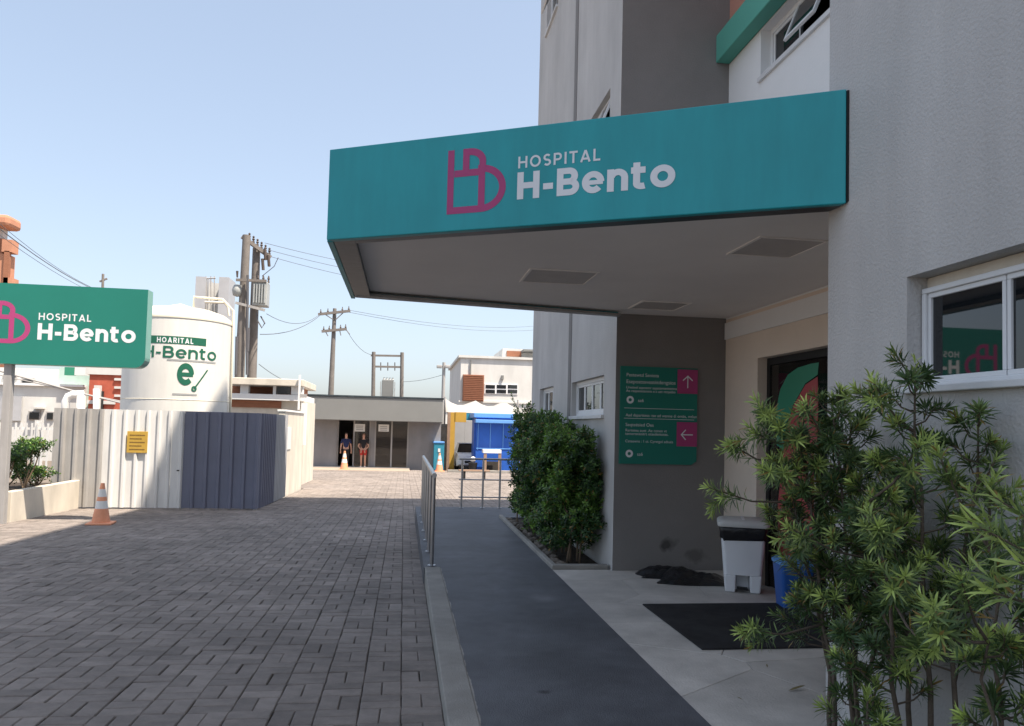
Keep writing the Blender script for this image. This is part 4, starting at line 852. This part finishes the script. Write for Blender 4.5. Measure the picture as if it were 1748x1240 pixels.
# white building right
WY_ = 58.0
wb = thing('office_building', 'white two-storey building with brown louvre panel in the background', 'building', (wy(850, 720, WY_)[0], WY_, -.9))
prect(785, 613, 960, 760, WY_, 14).build('wall', M['far_white'], wb); prect(783, 609.5, 960, 613.5, WY_-.15, 14.3).build('parapet', M['far_white'], wb)
prect(790, 640, 826, 685, WY_-.25, .25).build('louvre_panel', M['brown_panel'], wb)
for k in range(14): prect(791, 641+k*3.1, 825, 642.3+k*3.1, WY_-.31, .06).build('slat', M['brown_panel'], wb)
wo = prect(827, 656, 884, 673, WY_-.06, .06).build('window', M['alu'], wb)
for k in range(3):
    for r in range(2): prect(829+k*19, 657.5+r*8, 845+k*19, 663.5+r*8, WY_-.08, .02).build('pane', M['glass'], wo)
prect(858, 597, 960, 611, WY_+2, 6).build('penthouse', M['far_white'], wb); prect(865, 599.5, 890, 609, WY_+1.9, .1).build('louvre_panel', M['brown_panel'], wb); prect(894, 597, 930, 600, WY_+.5, 4).build('awning', M['grey_fascia'], wb)
prect(803, 614, 804.5, 640, WY_-.15, .12).build('downpipe', M['grey_fascia'], wb); prect(856, 641, 860, 648, WY_-.2, .2).build('wall_lamp', M['grey_fascia'], wb); prect(783, 686, 960, 689, WY_-.1, .1).build('ledge', M['far_white'], wb)
# ---- poles
def P_(px, py, y): return Vector(wy(px, py, y))
WIRES = []
PY = 31.0
tp = thing('utility_pole', 'twin concrete utility poles carrying a grey transformer behind the annex', 'utility pole', (P_(415, 700, PY).x, PY, g(PY)))
def taperpole(pxb, pyb, pxt, pyt, y, wb_, wt_, name, root, mat='concrete_pole', d=.3):
    a = P_(pxb, pyb, y); b = P_(pxt, pyt, y); a = a+(a-b)*((a.z-g(y))/(b.z-a.z)) if a.z > g(y) else a; mb = MB(); n = 10
    mb.tube([a, b], [wb_, wt_], 10); return mb.build(name, M[mat], root, smooth=True, auto=40)
taperpole(409, 640, 421, 402, PY, .21, .15, 'pole', tp); taperpole(430, 640, 438, 424, PY+.6, .21, .15, 'pole', tp)
a, b = P_(413, 404, PY), P_(462, 440, PY+.6); MB().bar(a, b, .12, .14).build('crossarm', M['concrete_pole'], tp)
for k in range(6):
    t = .25+k*.14; c = a.lerp(b, t); MB().lathe([(.03, .05), (.06, .12), (.03, .17), (.06, .22), (.03, .27), (.05, .32), (.02, .36)], (c.x, c.y, c.z), 10).build('insulator', M['ceramic'], tp)
for px, py in ((452, 425), (458, 436), (448, 442)): c = P_(px, py, PY+.3); MB().tube([c, c+Vector((.05, 0, -.45))], .06, 8).build('fuse_cutout', M['ceramic'], tp)
c = P_(444, 505, PY+.2); t0, t1 = P_(432, 523, PY), P_(459, 478, PY)
trm = MB().box(t0.x, PY-.25, t0.z, t1.x, PY+.35, t1.z-.12).build('transformer', M['trafo'], tp, bevel=.04)
for k in range(5): xx = t0.x+.08+k*(t1.x-t0.x-.16)/4; MB().box(xx-.02, PY-.36, t0.z+.1, xx+.02, PY-.252, t1.z-.25).build('cooling_fin', M['trafo'], trm)
for k in range(3): MB().lathe([(.05, 0), (.03, .1), (.05, .16), (.02, .28)], (t0.x+.15+k*.2, PY, t1.z-.12), 8).build('bushing', M['ceramic'], trm)
c = P_(406, 497, PY); MB().lathe([(.02, -.25), (.16, -.2), (.2, .0), (.16, .2), (.02, .25)], (c.x, PY-.1, c.z), 14).build('meter_drum', M['trafo'], tp, smooth=True)
MB().bar(P_(403, 478, PY-.3), P_(455, 480, PY-.3), .08, .1).build('crossarm', M['concrete_pole'], tp); MB().bar(P_(402, 517, PY-.3), P_(452, 530, PY-.3), .08, .1).build('bracket', M['galv'], tp)
for px, p0, p1 in ((404, 575, 640), (423, 470, 640), (424.5, 560, 600)): MB().tube([P_(px, p0, PY-.3), P_(px-1.5, p1, PY-.3)], .05, 8).build('conduit', M['wire'], tp)
MB().tube([P_(405, 463, PY-.2), P_(405, 474, PY-.2)], [.05, .03], 8).build('arrester', M['ceramic'], tp)
MB().tube([P_(x_, y_, PY-.2) for x_, y_ in ((445, 540), (452, 552), (447, 560), (440, 548), (438, 535))], .03, 6).build('cable_loop', M['wire'], tp)
MB().tube([P_(x_, y_, PY) for x_, y_ in ((475, 440), (468, 455), (457, 464), (447, 472))], .015, 6).build('cable_loop', M['wire'], tp)
YP2 = 47.0
cp = thing('utility_pole', 'slender concrete pole with two crossarms above the reception roof', 'utility pole', (P_(568, 700, YP2).x, YP2, -.9))
taperpole(565, 670, 571.5, 527, YP2, .22, .11, 'pole', cp)
for a, b in (((543, 537), (598, 531)), ((549, 566), (592, 562))):
    MB().bar(P_(*a, YP2-.2), P_(*b, YP2-.2), .12, .15).build('crossarm', M['concrete_pole'], cp)
    for t in (.08, .3, .75, .95): c = P_(*a, YP2-.2).lerp(P_(*b, YP2-.2), t); MB().lathe([(.03, .05), (.06, .13), (.03, .2), (.02, .3)], tuple(c), 8).build('insulator', M['ceramic'], cp)
for a, b in (((555, 537), (569, 546)), ((586, 534), (573, 546)), ((556, 567), (560, 574)), ((580, 565), (582, 573)), ((590, 562), (597, 571))): MB().tube([P_(*a, YP2-.2), P_(*b, YP2-.2)], .03, 6).build('brace', M['concrete_pole'], cp)
YH = 49.0
hf = thing('pole_frame', 'concrete H-frame with two crossbars and a transformer behind the reception roof', 'utility pole', (P_(661, 700, YH).x, YH, -.9))
taperpole(637, 675, 638, 601, YH, .14, .12, 'pole', hf); taperpole(685.5, 675, 686.5, 602, YH, .14, .12, 'pole', hf)
for y_ in (607, 626): MB().bar(P_(633 if y_ == 607 else 638, y_, YH), P_(687, y_+1, YH), .1, .12).build('crossbar', M['concrete_pole'], hf)
for px in (650, 662, 674): MB().tube([P_(px, 619, YH), P_(px, 633, YH)], .035, 6).build('insulator', M['ceramic'], hf)
t0, t1 = P_(651, 690, YH), P_(672, 650, YH); trf = MB().box(t0.x, YH-.4, t0.z, t1.x, YH+.4, t1.z).build('transformer', M['grey_fascia'], hf, bevel=.03)
for s, px in ((-1, 649.5), (1, 673.5)):
    for k in range(3): c = P_(px, 668, YH-.3+k*.3); MB().box(c.x-.03, YH-.35+k*.3, t0.z+.2, c.x+.03, YH-.2+k*.3, t1.z-.1).build('cooling_fin', M['trafo'], trf)
for k in range(4): MB().lathe([(.06, 0), (.09, .05), (.04, .12), (.07, .17)], (t0.x+.12+k*.18, YH, t1.z), 8).build('bushing', M['trafo'], trf)
lpole = thing('lamp_post', 'grey lamp post with twin floodlights right of the reception building', 'lamp post', (P_(757, 720, 46).x, 46, -.9))
taperpole(756, 690, 758, 619, 46, .12, .10, 'pole', lpole, 'galv')
MB().bar(P_(749, 627, 46), P_(766, 624, 46), .06, .06).build('arm', M['galv'], lpole)
for px in (750, 764): c = P_(px, 626, 45.9); MB().box(c.x-.16, 45.75, c.z-.1, c.x+.16, 46.0, c.z+.08).build('floodlight', M['galv'], lpole, bevel=.03)
# ---- wires
def wire(label, pts, r=.018, sag=.3):
    out = []
    for a, b in zip(pts[:-1], pts[1:]):
        a, b = Vector(a), Vector(b)
        for k in range(13): t = k/12; p = a.lerp(b, t); p.z -= sag*4*t*(1-t); out.append(p)
    o = MB().tube(out, r*.62, 5).build('power_line', M['wire']); tag(o, label, 'power line', 'overhead power lines'); return o
for k, (y0, y1, nm) in enumerate(((415, 433, 'top'), (427, 442, 'middle'), (439, 453, 'lowest'))):
    wire('%s of three wires running right from the twin poles to the canopy' % nm, [P_(452+k*6, y0, PY+.4), P_(760, y1+36+k*3, PY+16)], .016, .25)
for k, (y0, y1) in enumerate(((380, 487), (394, 489), (398, 493), (412, 500))):
    wire('%s of the four wires descending from the upper left' % ['highest', 'second', 'third', 'lowest'][k], [P_(-60, y0-50-k*2, 34), P_(176+k*8, y1+12+k, 62)], .022, .5)
wire('wire from the twin poles up to the crossarm pole', [P_(444, 571, PY), P_(545, 540, YP2-.2)], .025, .3)
wire('wire from the transformer to the upper crossarm', [P_(455, 536, PY), P_(548, 535, YP2-.2)], .02, .5)
wire('upper wire from the crossarm pole into the distance right', [P_(597, 530, YP2-.2), P_(930, 555, 80)], .02, .6); wire('lower wire from the crossarm pole into the distance right', [P_(594, 533, YP2-.2), P_(930, 562, 80)], .02, .6)
wire('wire from the lower crossarm to the H-frame', [P_(592, 564, YP2-.2), P_(634, 606, YH)], .02, .3)
wire('slack wire low behind the annex roof', [P_(442, 622, PY), P_(500, 655, PY+10)], .02, .1)
wire('wire from the H-frame to the lamp post', [P_(687, 652, YH), P_(756, 640, 46)], .02, .1)
sp2 = thing('utility_pole', 'thin distant pole top behind the green sign', 'utility pole', (P_(176, 600, 62).x, 62, -.9)); MB().tube([(P_(176, 600, 62).x, 62, -.9), P_(176, 468, 62)], [.16, .1], 8).build('pole', M['concrete_pole'], sp2); MB().bar(P_(170, 481, 62), P_(183, 476, 62), .1, .12).build('crossarm', M['concrete_pole'], sp2)

# ================================================================== LEFT BACKGROUND
gb_ = thing('rooftop_tower', 'grey twin-slab rooftop structure behind the white tank', 'tower', (P_(357, 600, 42).x, 42, -.9))
prect(328, 472, 345, 760, 42, 1.6).build('slab', M['fence_pale'], gb_); prect(368, 473, 385, 760, 42, 1.6).build('slab', M['fence_pale'], gb_); prect(345, 483, 368, 760, 42.8, .6).build('core', M['far_white'], gb_)
for px in (352, 360, 366): MB().tube([P_(px, 472, 42.2), P_(px, 540, 42.2)], .03, 6).build('railing', M['galv'], gb_)
MB().tube([P_(345, 476, 42.2), P_(368, 475, 42.2)], .04, 6).build('railing', M['galv'], gb_); MB().tube([P_(350, 516, 40), P_(383, 517, 40), P_(389, 524, 40), P_(391, 540, 40)], .06, 8).build('pipe', M['tank_top'], gb_)
rt = thing('brick_tower', 'red brick tower with white bands left of the tank', 'tower', (P_(180, 700, 44).x, 44, -.9))
prect(150, 640, 216, 760, 44, 3).build('wall', M['red_brick'], rt)
for p0, p1, b0, b1 in ((146, 219, 622, 640), (195, 218, 646, 650), (195, 218, 660, 664), (195, 218, 674, 678), (148, 196, 684, 690)): prect(p0, b0, p1, b1, 43.9, 3.2).build('band', M['far_white'], rt)
prect(158, 658, 168, 760, 43.6, .3).build('pillar', M['far_white'], rt); prect(172, 668, 176, 700, 43.85, .1).build('pane', M['glass'], rt)
lb = thing('apartment_block', 'white low block with small windows behind the picket fence', 'building', (P_(60, 720, 46).x, 46, -.9))
prect(-60, 655, 140, 790, 46, 8).build('wall', M['far_white'], lb); prect(-60, 628, 100, 656, 48, 6).build('upper_wall', M['far_white'], lb); prect(100, 628, 152, 700, 46.5, 5).build('green_wall', mk('pale_green', (.42, .55, .5), .8, .06), lb)
for q in ((48, 702, 68, 717), (78, 703, 92, 717), (36, 646, 58, 655), (4, 640, 28, 648)):
    wo = prect(*q, 45.9 if q[1] > 660 else 47.9, .1).build('window', M['galv'], lb); prect(q[0]+2, q[1]+2, q[2]-2, q[3]-1, 45.86 if q[1] > 660 else 47.86, .05).build('pane', M['glass'], wo)
prect(-60, 654, 142, 658, 45.8, .4).build('ledge', M['white_wall'], lb); prect(-20, 676, 36, 718, 45.85, .1).build('shutter_and_shade', M['fence_pale'], lb); prect(52, 695, 70, 698, 45.5, .5).build('awning', M['far_white'], lb)
gsn = thing('shop_sign', 'small green and white sign high on the pale wall behind the fence', 'sign', (P_(125, 640, 45.5).x, 45.5, 3)); prect(110, 627, 127, 641, 45.5, .2).build('panel', M['decal_green'], gsn); prect(127.3, 628, 150, 641, 45.5, .2).build('panel', M['paper'], gsn)
for k in range(2):
    o = MB().tube([P_(x_, y_, 40) for x_, y_ in ((-20, 628+k*8), (60, 650+k*4), (140, 672), (215, 690-k*3))], .05-.02*k, 6).build('cable_run', M['galv']); tag(o, ['thick sagging cable below the green sign', 'thin sagging cable just above the thick one below the sign'][k], 'cable')
pg = thing('pipe_frame', 'white bent pipe frame behind the grey corrugated sheets', 'frame', (P_(125, 700, 30).x, 30, g(30))); MB().tube([P_(112, 760, 30), P_(112, 685, 30), P_(117, 677, 30), P_(125, 674, 30), P_(142, 673, 30)], .14, 10).build('pipe', M['white_wall'], pg, smooth=True); MB().tube([P_(138, 760, 30), P_(138, 676, 30)], .14, 10).build('pipe', M['white_wall'], pg, smooth=True); MB().tube([P_(164, 760, 30), P_(164, 664, 30)], .1, 10).build('pipe', M['white_wall'], pg, smooth=True)
ob = thing('apartment_tower', 'orange apartment tower at the left edge of the picture', 'building', (P_(-20, 600, 60).x, 60, -.9))
prect(-120, 430, 3, 760, 60, 1.2).build('wall', M['far_orange'], ob); prect(-120, 362, 15, 382, 59.4, 2).build('roof', M['far_orange'], ob, bevel=.25); prect(-120, 404, 5, 431, 60.2, 1).build('upper_wall', M['brown_panel'], ob); prect(-100, 380, 5, 406, 60.5, .7).build('penthouse', M['far_white'], ob); prect(3, 409, 20, 430, 59.8, 1).build('balcony', M['far_orange'], ob); prect(5, 474, 20, 490, 59.8, 1).build('balcony', M['far_orange'], ob); prect(-2, 428, 7, 760, 59.8, .3).build('column', M['brown_panel'], ob)
dt = thing('distant_block', 'hazy pale low block far behind the lamp post', 'building', (P_(770, 720, 110).x, 110, -.9)); prect(690, 700, 790, 735, 110, 10).build('wall', M['far_white'], dt); prect(690, 697, 790, 700, 109.8, 10.4).build('roof', M['grey_fascia'], dt)
# ================================================================== PLANTS
def leaf_arrays(P, D, Nn, L, W, age, droop):
    n = len(P); Sd = np.cross(D, Nn); Sd /= np.linalg.norm(Sd, axis=1)[:, None]+1e-9; Nn = np.cross(Sd, D)
    L = L[:, None]; W = W[:, None]; dr = droop[:, None]
    b = P; m1 = P+D*L*.35-Nn*L*dr*.1; m2 = P+D*L*.72-Nn*L*dr*.42; t = P+D*L*.98-Nn*L*dr*.85
    fold = Nn*W*.25
    V = np.stack([b, m1+Sd*W*.5+fold, m1-Sd*W*.5+fold, m2+Sd*W*.42+fold, m2-Sd*W*.42+fold, t], 1).reshape(-1, 3)
    return V, np.repeat(age, 6)
LF = np.array([(0, 2, 1, -1), (1, 2, 4, 3), (3, 4, 5, -1)])
def leaves_obj(V, A, mat, parent, name='foliage'):
    n = len(V)//6; me = bpy.data.meshes.new(name); off = np.array(rootloc(parent))
    base = (np.arange(n)*6)[:, None]
    tri1 = base+np.array([[0, 2, 1]]); q = base+np.array([[1, 2, 4, 3]]); tri2 = base+np.array([[3, 4, 5]])
    loops = np.concatenate([tri1, q, tri2], 1).reshape(-1); sizes = np.tile([3, 4, 3], n); starts = np.concatenate([[0], np.cumsum(sizes)[:-1]])
    me.vertices.add(len(V)); me.vertices.foreach_set('co', (V-off).astype(np.float32).reshape(-1)); me.loops.add(len(loops)); me.loops.foreach_set('vertex_index', loops.astype(np.int32))
    me.polygons.add(len(sizes)); me.polygons.foreach_set('loop_start', starts.astype(np.int32)); me.update(calc_edges=True); me.validate()
    at = me.attributes.new('age', 'FLOAT', 'POINT'); at.data.foreach_set('value', A.astype(np.float32)); me.materials.append(mat)
    o = bpy.data.objects.new(name, me); COL.objects.link(o); o.parent = parent; o['kind'] = 'stuff'; return o
def nrm(v): return v/(np.linalg.norm(v)+1e-9)
def twig_leaves(p0, p1, n, L, W, rng, tipage, base_age=0., ang=(70, 25), acc=None):
    ax = nrm(p1-p0); ref = nrm(np.cross(ax, np.array([.3, .2, .93]))); bi = np.cross(ax, ref)
    t = np.linspace(.08, 1, n)**.85; th = np.arange(n)*2.399+rng.uniform(0, 6)
    a = np.radians(ang[0]+(ang[1]-ang[0])*t**2)+rng.normal(0, .12, n)
    rad = np.cos(th)[:, None]*ref+np.sin(th)[:, None]*bi
    D = np.cos(a)[:, None]*ax+np.sin(a)[:, None]*rad; D /= np.linalg.norm(D, axis=1)[:, None]
    Nn = np.sin(a)[:, None]*ax-np.cos(a)[:, None]*rad+rng.normal(0, .15, (n, 3))
    P = p0+(p1-p0)*t[:, None]; Ls = L*rng.uniform(.75, 1.15, n)*(1-.35*t**3); Ws = W*rng.uniform(.85, 1.15, n)
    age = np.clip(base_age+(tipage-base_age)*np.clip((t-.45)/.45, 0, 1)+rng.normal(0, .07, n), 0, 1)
    V, A = leaf_arrays(P, D, Nn, Ls, Ws, age, rng.uniform(.05, .35, n)); acc[0].append(V); acc[1].append(A)
def podocarpus(label, base, stems, seed, L=.085, W=.0095, spread=.28, extra=(), dens=1., nl=34):
    """stems: list of (dx, dy, height, lean_x, lean_y); extra: explicit branch tips (x,y,z) reached from the nearest stem"""
    rng = np.random.default_rng(seed); t = thing('podocarpus_shrub', label, 'shrub', tuple(base), 0, 'narrow-leaved shrubs by the window wall'); base = np.array(base); acc = ([], []); wood = MB()
    paths = []
    for dx, dy, h, lx, ly in stems:
        b = base+np.array([dx, dy, 0]); k = 7; pts = []
        for i in range(k+1):
            u = i/k; pts.append(b+np.array([lx*u**1.4, ly*u**1.4, h*u])+np.append(rng.normal(0, .012, 2), 0)*(i > 0))
        paths.append(np.array(pts)); sb = MB().tube([tuple(p) for p in pts], [.013-.0095*i/k for i in range(k+1)], 7); sb.build('stem', M['bark'], t, smooth=True)
        nb = int(h/.062*dens)
        for q in range(nb):
            u = .33+.67*(q+rng.uniform(0, 1))/nb; f = u*k; i = min(int(f), k-1); p = pts[i]+(pts[i+1]-pts[i])*(f-i)
            th = q*2.4+rng.uniform(-.5, .5); ln = spread*(1.15-.62*u)*rng.uniform(.55, 1.15)
            d = nrm(np.array([math.cos(th), math.sin(th), .35+.5*u+rng.uniform(-.25, .3)])); e = p+d*ln
            if e[0] > FX-.05: e[0] = FX-.05-rng.uniform(0, .06)
            mid = (p+e)/2+np.array([0, 0, -.02]); wood.tube([tuple(p), tuple(mid), tuple(e)], [.0045, .0035, .002], 5)
            new_growth = (np.clip(.25+.75*u+rng.normal(0, .2), .1, 1) if rng.random() < .62 else rng.uniform(0, .25))*(1 if u > .42 else .45)  # how far the twig tip is pale new growth, less on lower stems
            twig_leaves(p+(e-p)*.35, e, nl, L, W, rng, new_growth, .02, acc=acc)
            for s in range(rng.integers(1, 3)):
                a = p+(e-p)*rng.uniform(.35, .8); dd = nrm(d+rng.normal(0, .55, 3)+np.array([0, 0, .25])); e2 = a+dd*ln*rng.uniform(.3, .55)
                if e2[0] > FX-.04: e2[0] = FX-.04
                wood.tube([tuple(a), tuple(e2)], [.003, .0018], 5); twig_leaves(a+(e2-a)*.2, e2, int(nl*.8), L, W, rng, new_growth*rng.uniform(.6, 1.1), .02, acc=acc)
        twig_leaves(pts[-2], pts[-1]+np.array([0, 0, .03]), nl+8, L, W, rng, .85, .1, acc=acc)
    for tip in extra:
        tip = np.array(tip); best = min(paths, key=lambda P: min(np.linalg.norm(P[2:]-tip, axis=1))); j = int(np.argmin(np.linalg.norm(best[2:]-tip+np.array([0, 0, .12]), axis=1)))+2; p = best[j]
        mid = (p+tip)/2+np.array([0, 0, -.03]); wood.tube([tuple(p), tuple(mid), tuple(tip)], [.006, .0045, .0025], 6)
        for a, b, n in ((mid, (mid+tip)/2, nl//2), ((mid+tip)/2, tip, nl+6)): twig_leaves(a, b, n, L, W, rng, .8 if n > nl else .3, .1, acc=acc)
        for s in range(3): a = mid+(tip-mid)*rng.uniform(.2, .8); dd = nrm(nrm(tip-p)+rng.normal(0, .5, 3)); twig_leaves(a, a+dd*.11, nl-4, L, W, rng, .65, .1, acc=acc)
    wood.build('branches', M['bark'], t, kind='stuff')
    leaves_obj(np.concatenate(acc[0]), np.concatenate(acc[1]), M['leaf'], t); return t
def at(px, py, zc):   # point at depth zc along the view axis
    return EYE+ray(px, py)*zc
zb0 = .03
podocarpus('leafy shrub with long side branches nearest the white bin', (1.98, 3.16, zb0), [(0, 0, 1.62, -.08, .02), (.07, .06, 1.52, .03, .10), (-.05, .05, 1.44, -.10, .12), (.02, -.09, 1.32, .0, -.10), (-.02, .10, 1.34, -.14, .16)], 11, L=.072, W=.0070, spread=.22,
           extra=(at(1208, 832, 3.5), at(1266, 1078, 3.25), at(1250, 760, 3.55), at(1288, 740, 3.4), at(1300, 800, 3.3), at(1345, 900, 3.1), at(1375, 690, 3.3), at(1300, 700, 3.4), at(1330, 730, 3.3)), dens=1.25)
podocarpus('tall slender shrub with bare stem under the window corner', (2.02, 2.72, zb0), [(0, 0, 1.74, -.03, .02), (.06, -.05, 1.55, .07, -.05), (-.08, .0, 1.22, -.14, .0), (0.03, .08, 1.36, -.06, .14)], 23, L=.072, W=.0070, spread=.21,
           extra=(at(1492, 655, 2.9), at(1462, 665, 3.0), at(1570, 760, 2.6), at(1590, 1110, 2.4), at(1500, 900, 2.7), at(1545, 985, 2.6)), dens=.85)
podocarpus('low bushy shrub between the tall shrub and the picture edge', (1.93, 2.20, zb0), [(0, 0, 1.12, -.03, .05), (.09, .06, 1.25, .06, .06), (-.06, -.05, .85, -.10, -.02), (.13, -.08, 1.22, .08, -.06)], 37, L=.072, W=.0072, spread=.20,
           extra=(at(1640, 990, 2.2), at(1690, 830, 2.4), at(1600, 770, 2.5), at(1585, 1060, 2.15)), dens=.5)
podocarpus('broad-leaved bright shrub cut by the right edge of the picture', (1.98, 1.45, zb0), [(0, 0, 1.0, -.03, .03), (.1, -.08, 1.1, .03, .0)], 51, L=.10, W=.0085, spread=.22,
           extra=(at(1652, 890, 1.85), at(1690, 1010, 1.75), at(1740, 960, 1.7), at(1700, 850, 1.95)), dens=.3, nl=18)
podocarpus('small shoot cluster at the foot of the leafy shrub', (1.86, 2.86, zb0), [(0, 0, .55, -.06, .02), (.05, .1, .7, -.02, .04), (-.04, -.12, .48, -.08, -.05)], 63, L=.072, W=.0070, spread=.18, dens=.6)
# hedge in the bed by the far facade
def hedge(label, base, w_, d_, h_, seed, nclump):
    rng = np.random.default_rng(seed); t = thing('hedge_shrub', label, 'shrub', tuple(base), 0, 'dense dark shrubs along the far facade'); base = np.array(base); acc = ([], [])
    lobes = [(rng.uniform(-.5, .5)*w_*.8, rng.uniform(-.5, .5)*d_*.9, h_*(.16+.78*k/43), rng.uniform(.07, .19), rng.uniform(-.15, .72)) for k in range(44)]
    for i in range(5):
        a = base+np.array([rng.uniform(-.2, .2)*w_, rng.uniform(-.3, .3)*d_, 0]); l = lobes[i*3]; MB().tube([tuple(a), tuple(a+np.array([rng.normal(0, .03), rng.normal(0, .04), h_*.3])), tuple(base+np.array([l[0], l[1], h_*.62]))], [.013, .011, .006], 7).build('stem', M['bark_far'], t, smooth=True)
    for c in range(nclump):
        lx, ly, lz, lr, la = lobes[rng.integers(len(lobes))]; v = nrm(rng.normal(0, 1, 3)+np.array([0, 0, .15])); r = lr*rng.uniform(.55, 1.08); q = base+np.array([lx, ly, lz])+v*r
        if q[0] > FX-.04: q[0] = FX-.04-rng.uniform(0, .1)
        if q[2] < base[2]+.10: continue
        d = nrm(v+np.array([0, 0, .55])+rng.normal(0, .25, 3)); hgt = (q[2]-base[2])/h_
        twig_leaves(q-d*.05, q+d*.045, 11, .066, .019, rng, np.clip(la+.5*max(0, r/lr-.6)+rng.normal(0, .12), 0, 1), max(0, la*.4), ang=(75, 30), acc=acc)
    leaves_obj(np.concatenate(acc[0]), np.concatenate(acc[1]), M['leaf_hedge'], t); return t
hedge('dark dense shrub nearest the grey column with bare lower stems', (1.97, 8.62, -.02), .55, .75, 1.50, 5, 1426)
hedge('dark dense shrub second from the grey column', (1.96, 9.45, -.02), .60, .95, 1.62, 6, 1426)
hedge('brighter green dense shrub third from the column', (1.93, 10.45, -.02), .60, 1.05, 1.74, 7, 1364)
hedge('dense shrub at the far end of the planting bed', (1.93, 11.5, -.02), .56, 1.1, 1.80, 8, 1240)
# tall thin shoot over the hedge
sh = thing('climbing_shoot', 'thin leafy shoot rising above the hedge before the white building', 'plant', (1.80, 11.9, -.02)); a = np.array([1.80, 11.9, 1.5]); b = wy(873, 672, 11.9); acc = ([], []); rng = np.random.default_rng(2)
MB().tube([(1.80, 11.9, -.02), tuple(a), tuple((a+b)/2+np.array([.03, 0, .02])), tuple(b)], [.012, .009, .006, .003], 6).build('stem', M['bark_far'], sh)
for k in range(6): p = a+(b-a)*k/6; twig_leaves(p, p+(b-a)/6, 9, .06, .02, rng, .8, .4, acc=acc)
leaves_obj(np.concatenate(acc[0]), np.concatenate(acc[1]), M['leaf_hedge'], sh)
# planter shrubs
def planter_shrub(label, x, y, h, seed, n):
    rng = np.random.default_rng(seed); z0 = pz-.07; t = thing('planter_shrub', label, 'shrub', (x, y, z0), 0, 'shrubs in the concrete planter'); acc = ([], [])
    heads = [np.array([x+rng.uniform(-.3, .3), y+rng.uniform(-.2, .2), z0+h*rng.uniform(.55, .95)]) for _ in range(6)]
    for hd in heads: MB().tube([(x, y, z0), tuple((np.array([x, y, z0])*.4+hd*.6)+np.array([.02, 0, -.03])), tuple(hd)], [.016, .012, .006], 6).build('stem', M['bark_far'], t)
    for hd in heads:
        for c in range(n): v = nrm(rng.normal(0, 1, 3)+np.array([0, 0, .3])); q = hd+v*rng.uniform(.03, .18)*np.array([1.2, 1.2, .7]); twig_leaves(q-v*.03, q+v*.06, 9, .065, .022, rng, np.clip(.3+.5*v[2]+rng.normal(0, .15), 0, 1), .05, ang=(75, 30), acc=acc)
    leaves_obj(np.concatenate(acc[0]), np.concatenate(acc[1]), M['leaf_hedge'], t)
p = wy(42, 800, 15.0); planter_shrub('open green shrub in the planter before the picket fence', p[0], 15.0, .85, 4, 42)
p = wy(5, 800, 14.4); planter_shrub('leafy shrub in the planter beside the sign post', p[0], 14.4, .75, 9, 42)
p = wy(62, 820, 15.6); planter_shrub('low green clump at the end of the planter near the fence', p[0], 15.6, .32, 12, 22)
# weed tuft and fallen dry leaves
tf = thing('grass_tuft', 'small green weed tuft at the far ramp railing', 'plant', (1.55, 14.35, g(14.3))); acc = ([], []); rng = np.random.default_rng(3)
for k in range(9): d = nrm(np.array([rng.normal(0, .6), rng.normal(0, .6), 1])); p = np.array([1.55, 14.35, g(14.3)]); twig_leaves(p, p+d*.1, 5, .12, .012, rng, .7, .4, acc=acc)
leaves_obj(np.concatenate(acc[0]), np.concatenate(acc[1]), M['leaf_hedge'], tf)

for k, (px, py, ln, an) in enumerate(((1345, 1180, .13, .2), (1310, 1140, .05, 1.2), (1268, 1195, .04, 2.2))):
    p = wz(px, py, .006); V, A = leaf_arrays(np.array([[0, 0, 0.]]), np.array([[math.cos(an), math.sin(an), .05]]), np.array([[0, 0, 1.]]), np.array([ln]), np.array([ln*.2]), np.array([0.]), np.array([-.15]))
    mb = MB(); mb.v = [tuple(v) for v in V]; mb.f = [(0, 2, 1), (1, 2, 4, 3), (3, 4, 5)]; o = mb.build('dry_leaf', M['dry'], world=False); o.location = (p[0], p[1], .007)
    tag(o, ['long curled dry leaf on the porch slabs left of the shrub', 'small dry leaf between the mat and the long dry leaf', 'tiny dry leaf nearest the ramp on the porch slabs'][k], 'leaf', 'fallen leaves on the porch')
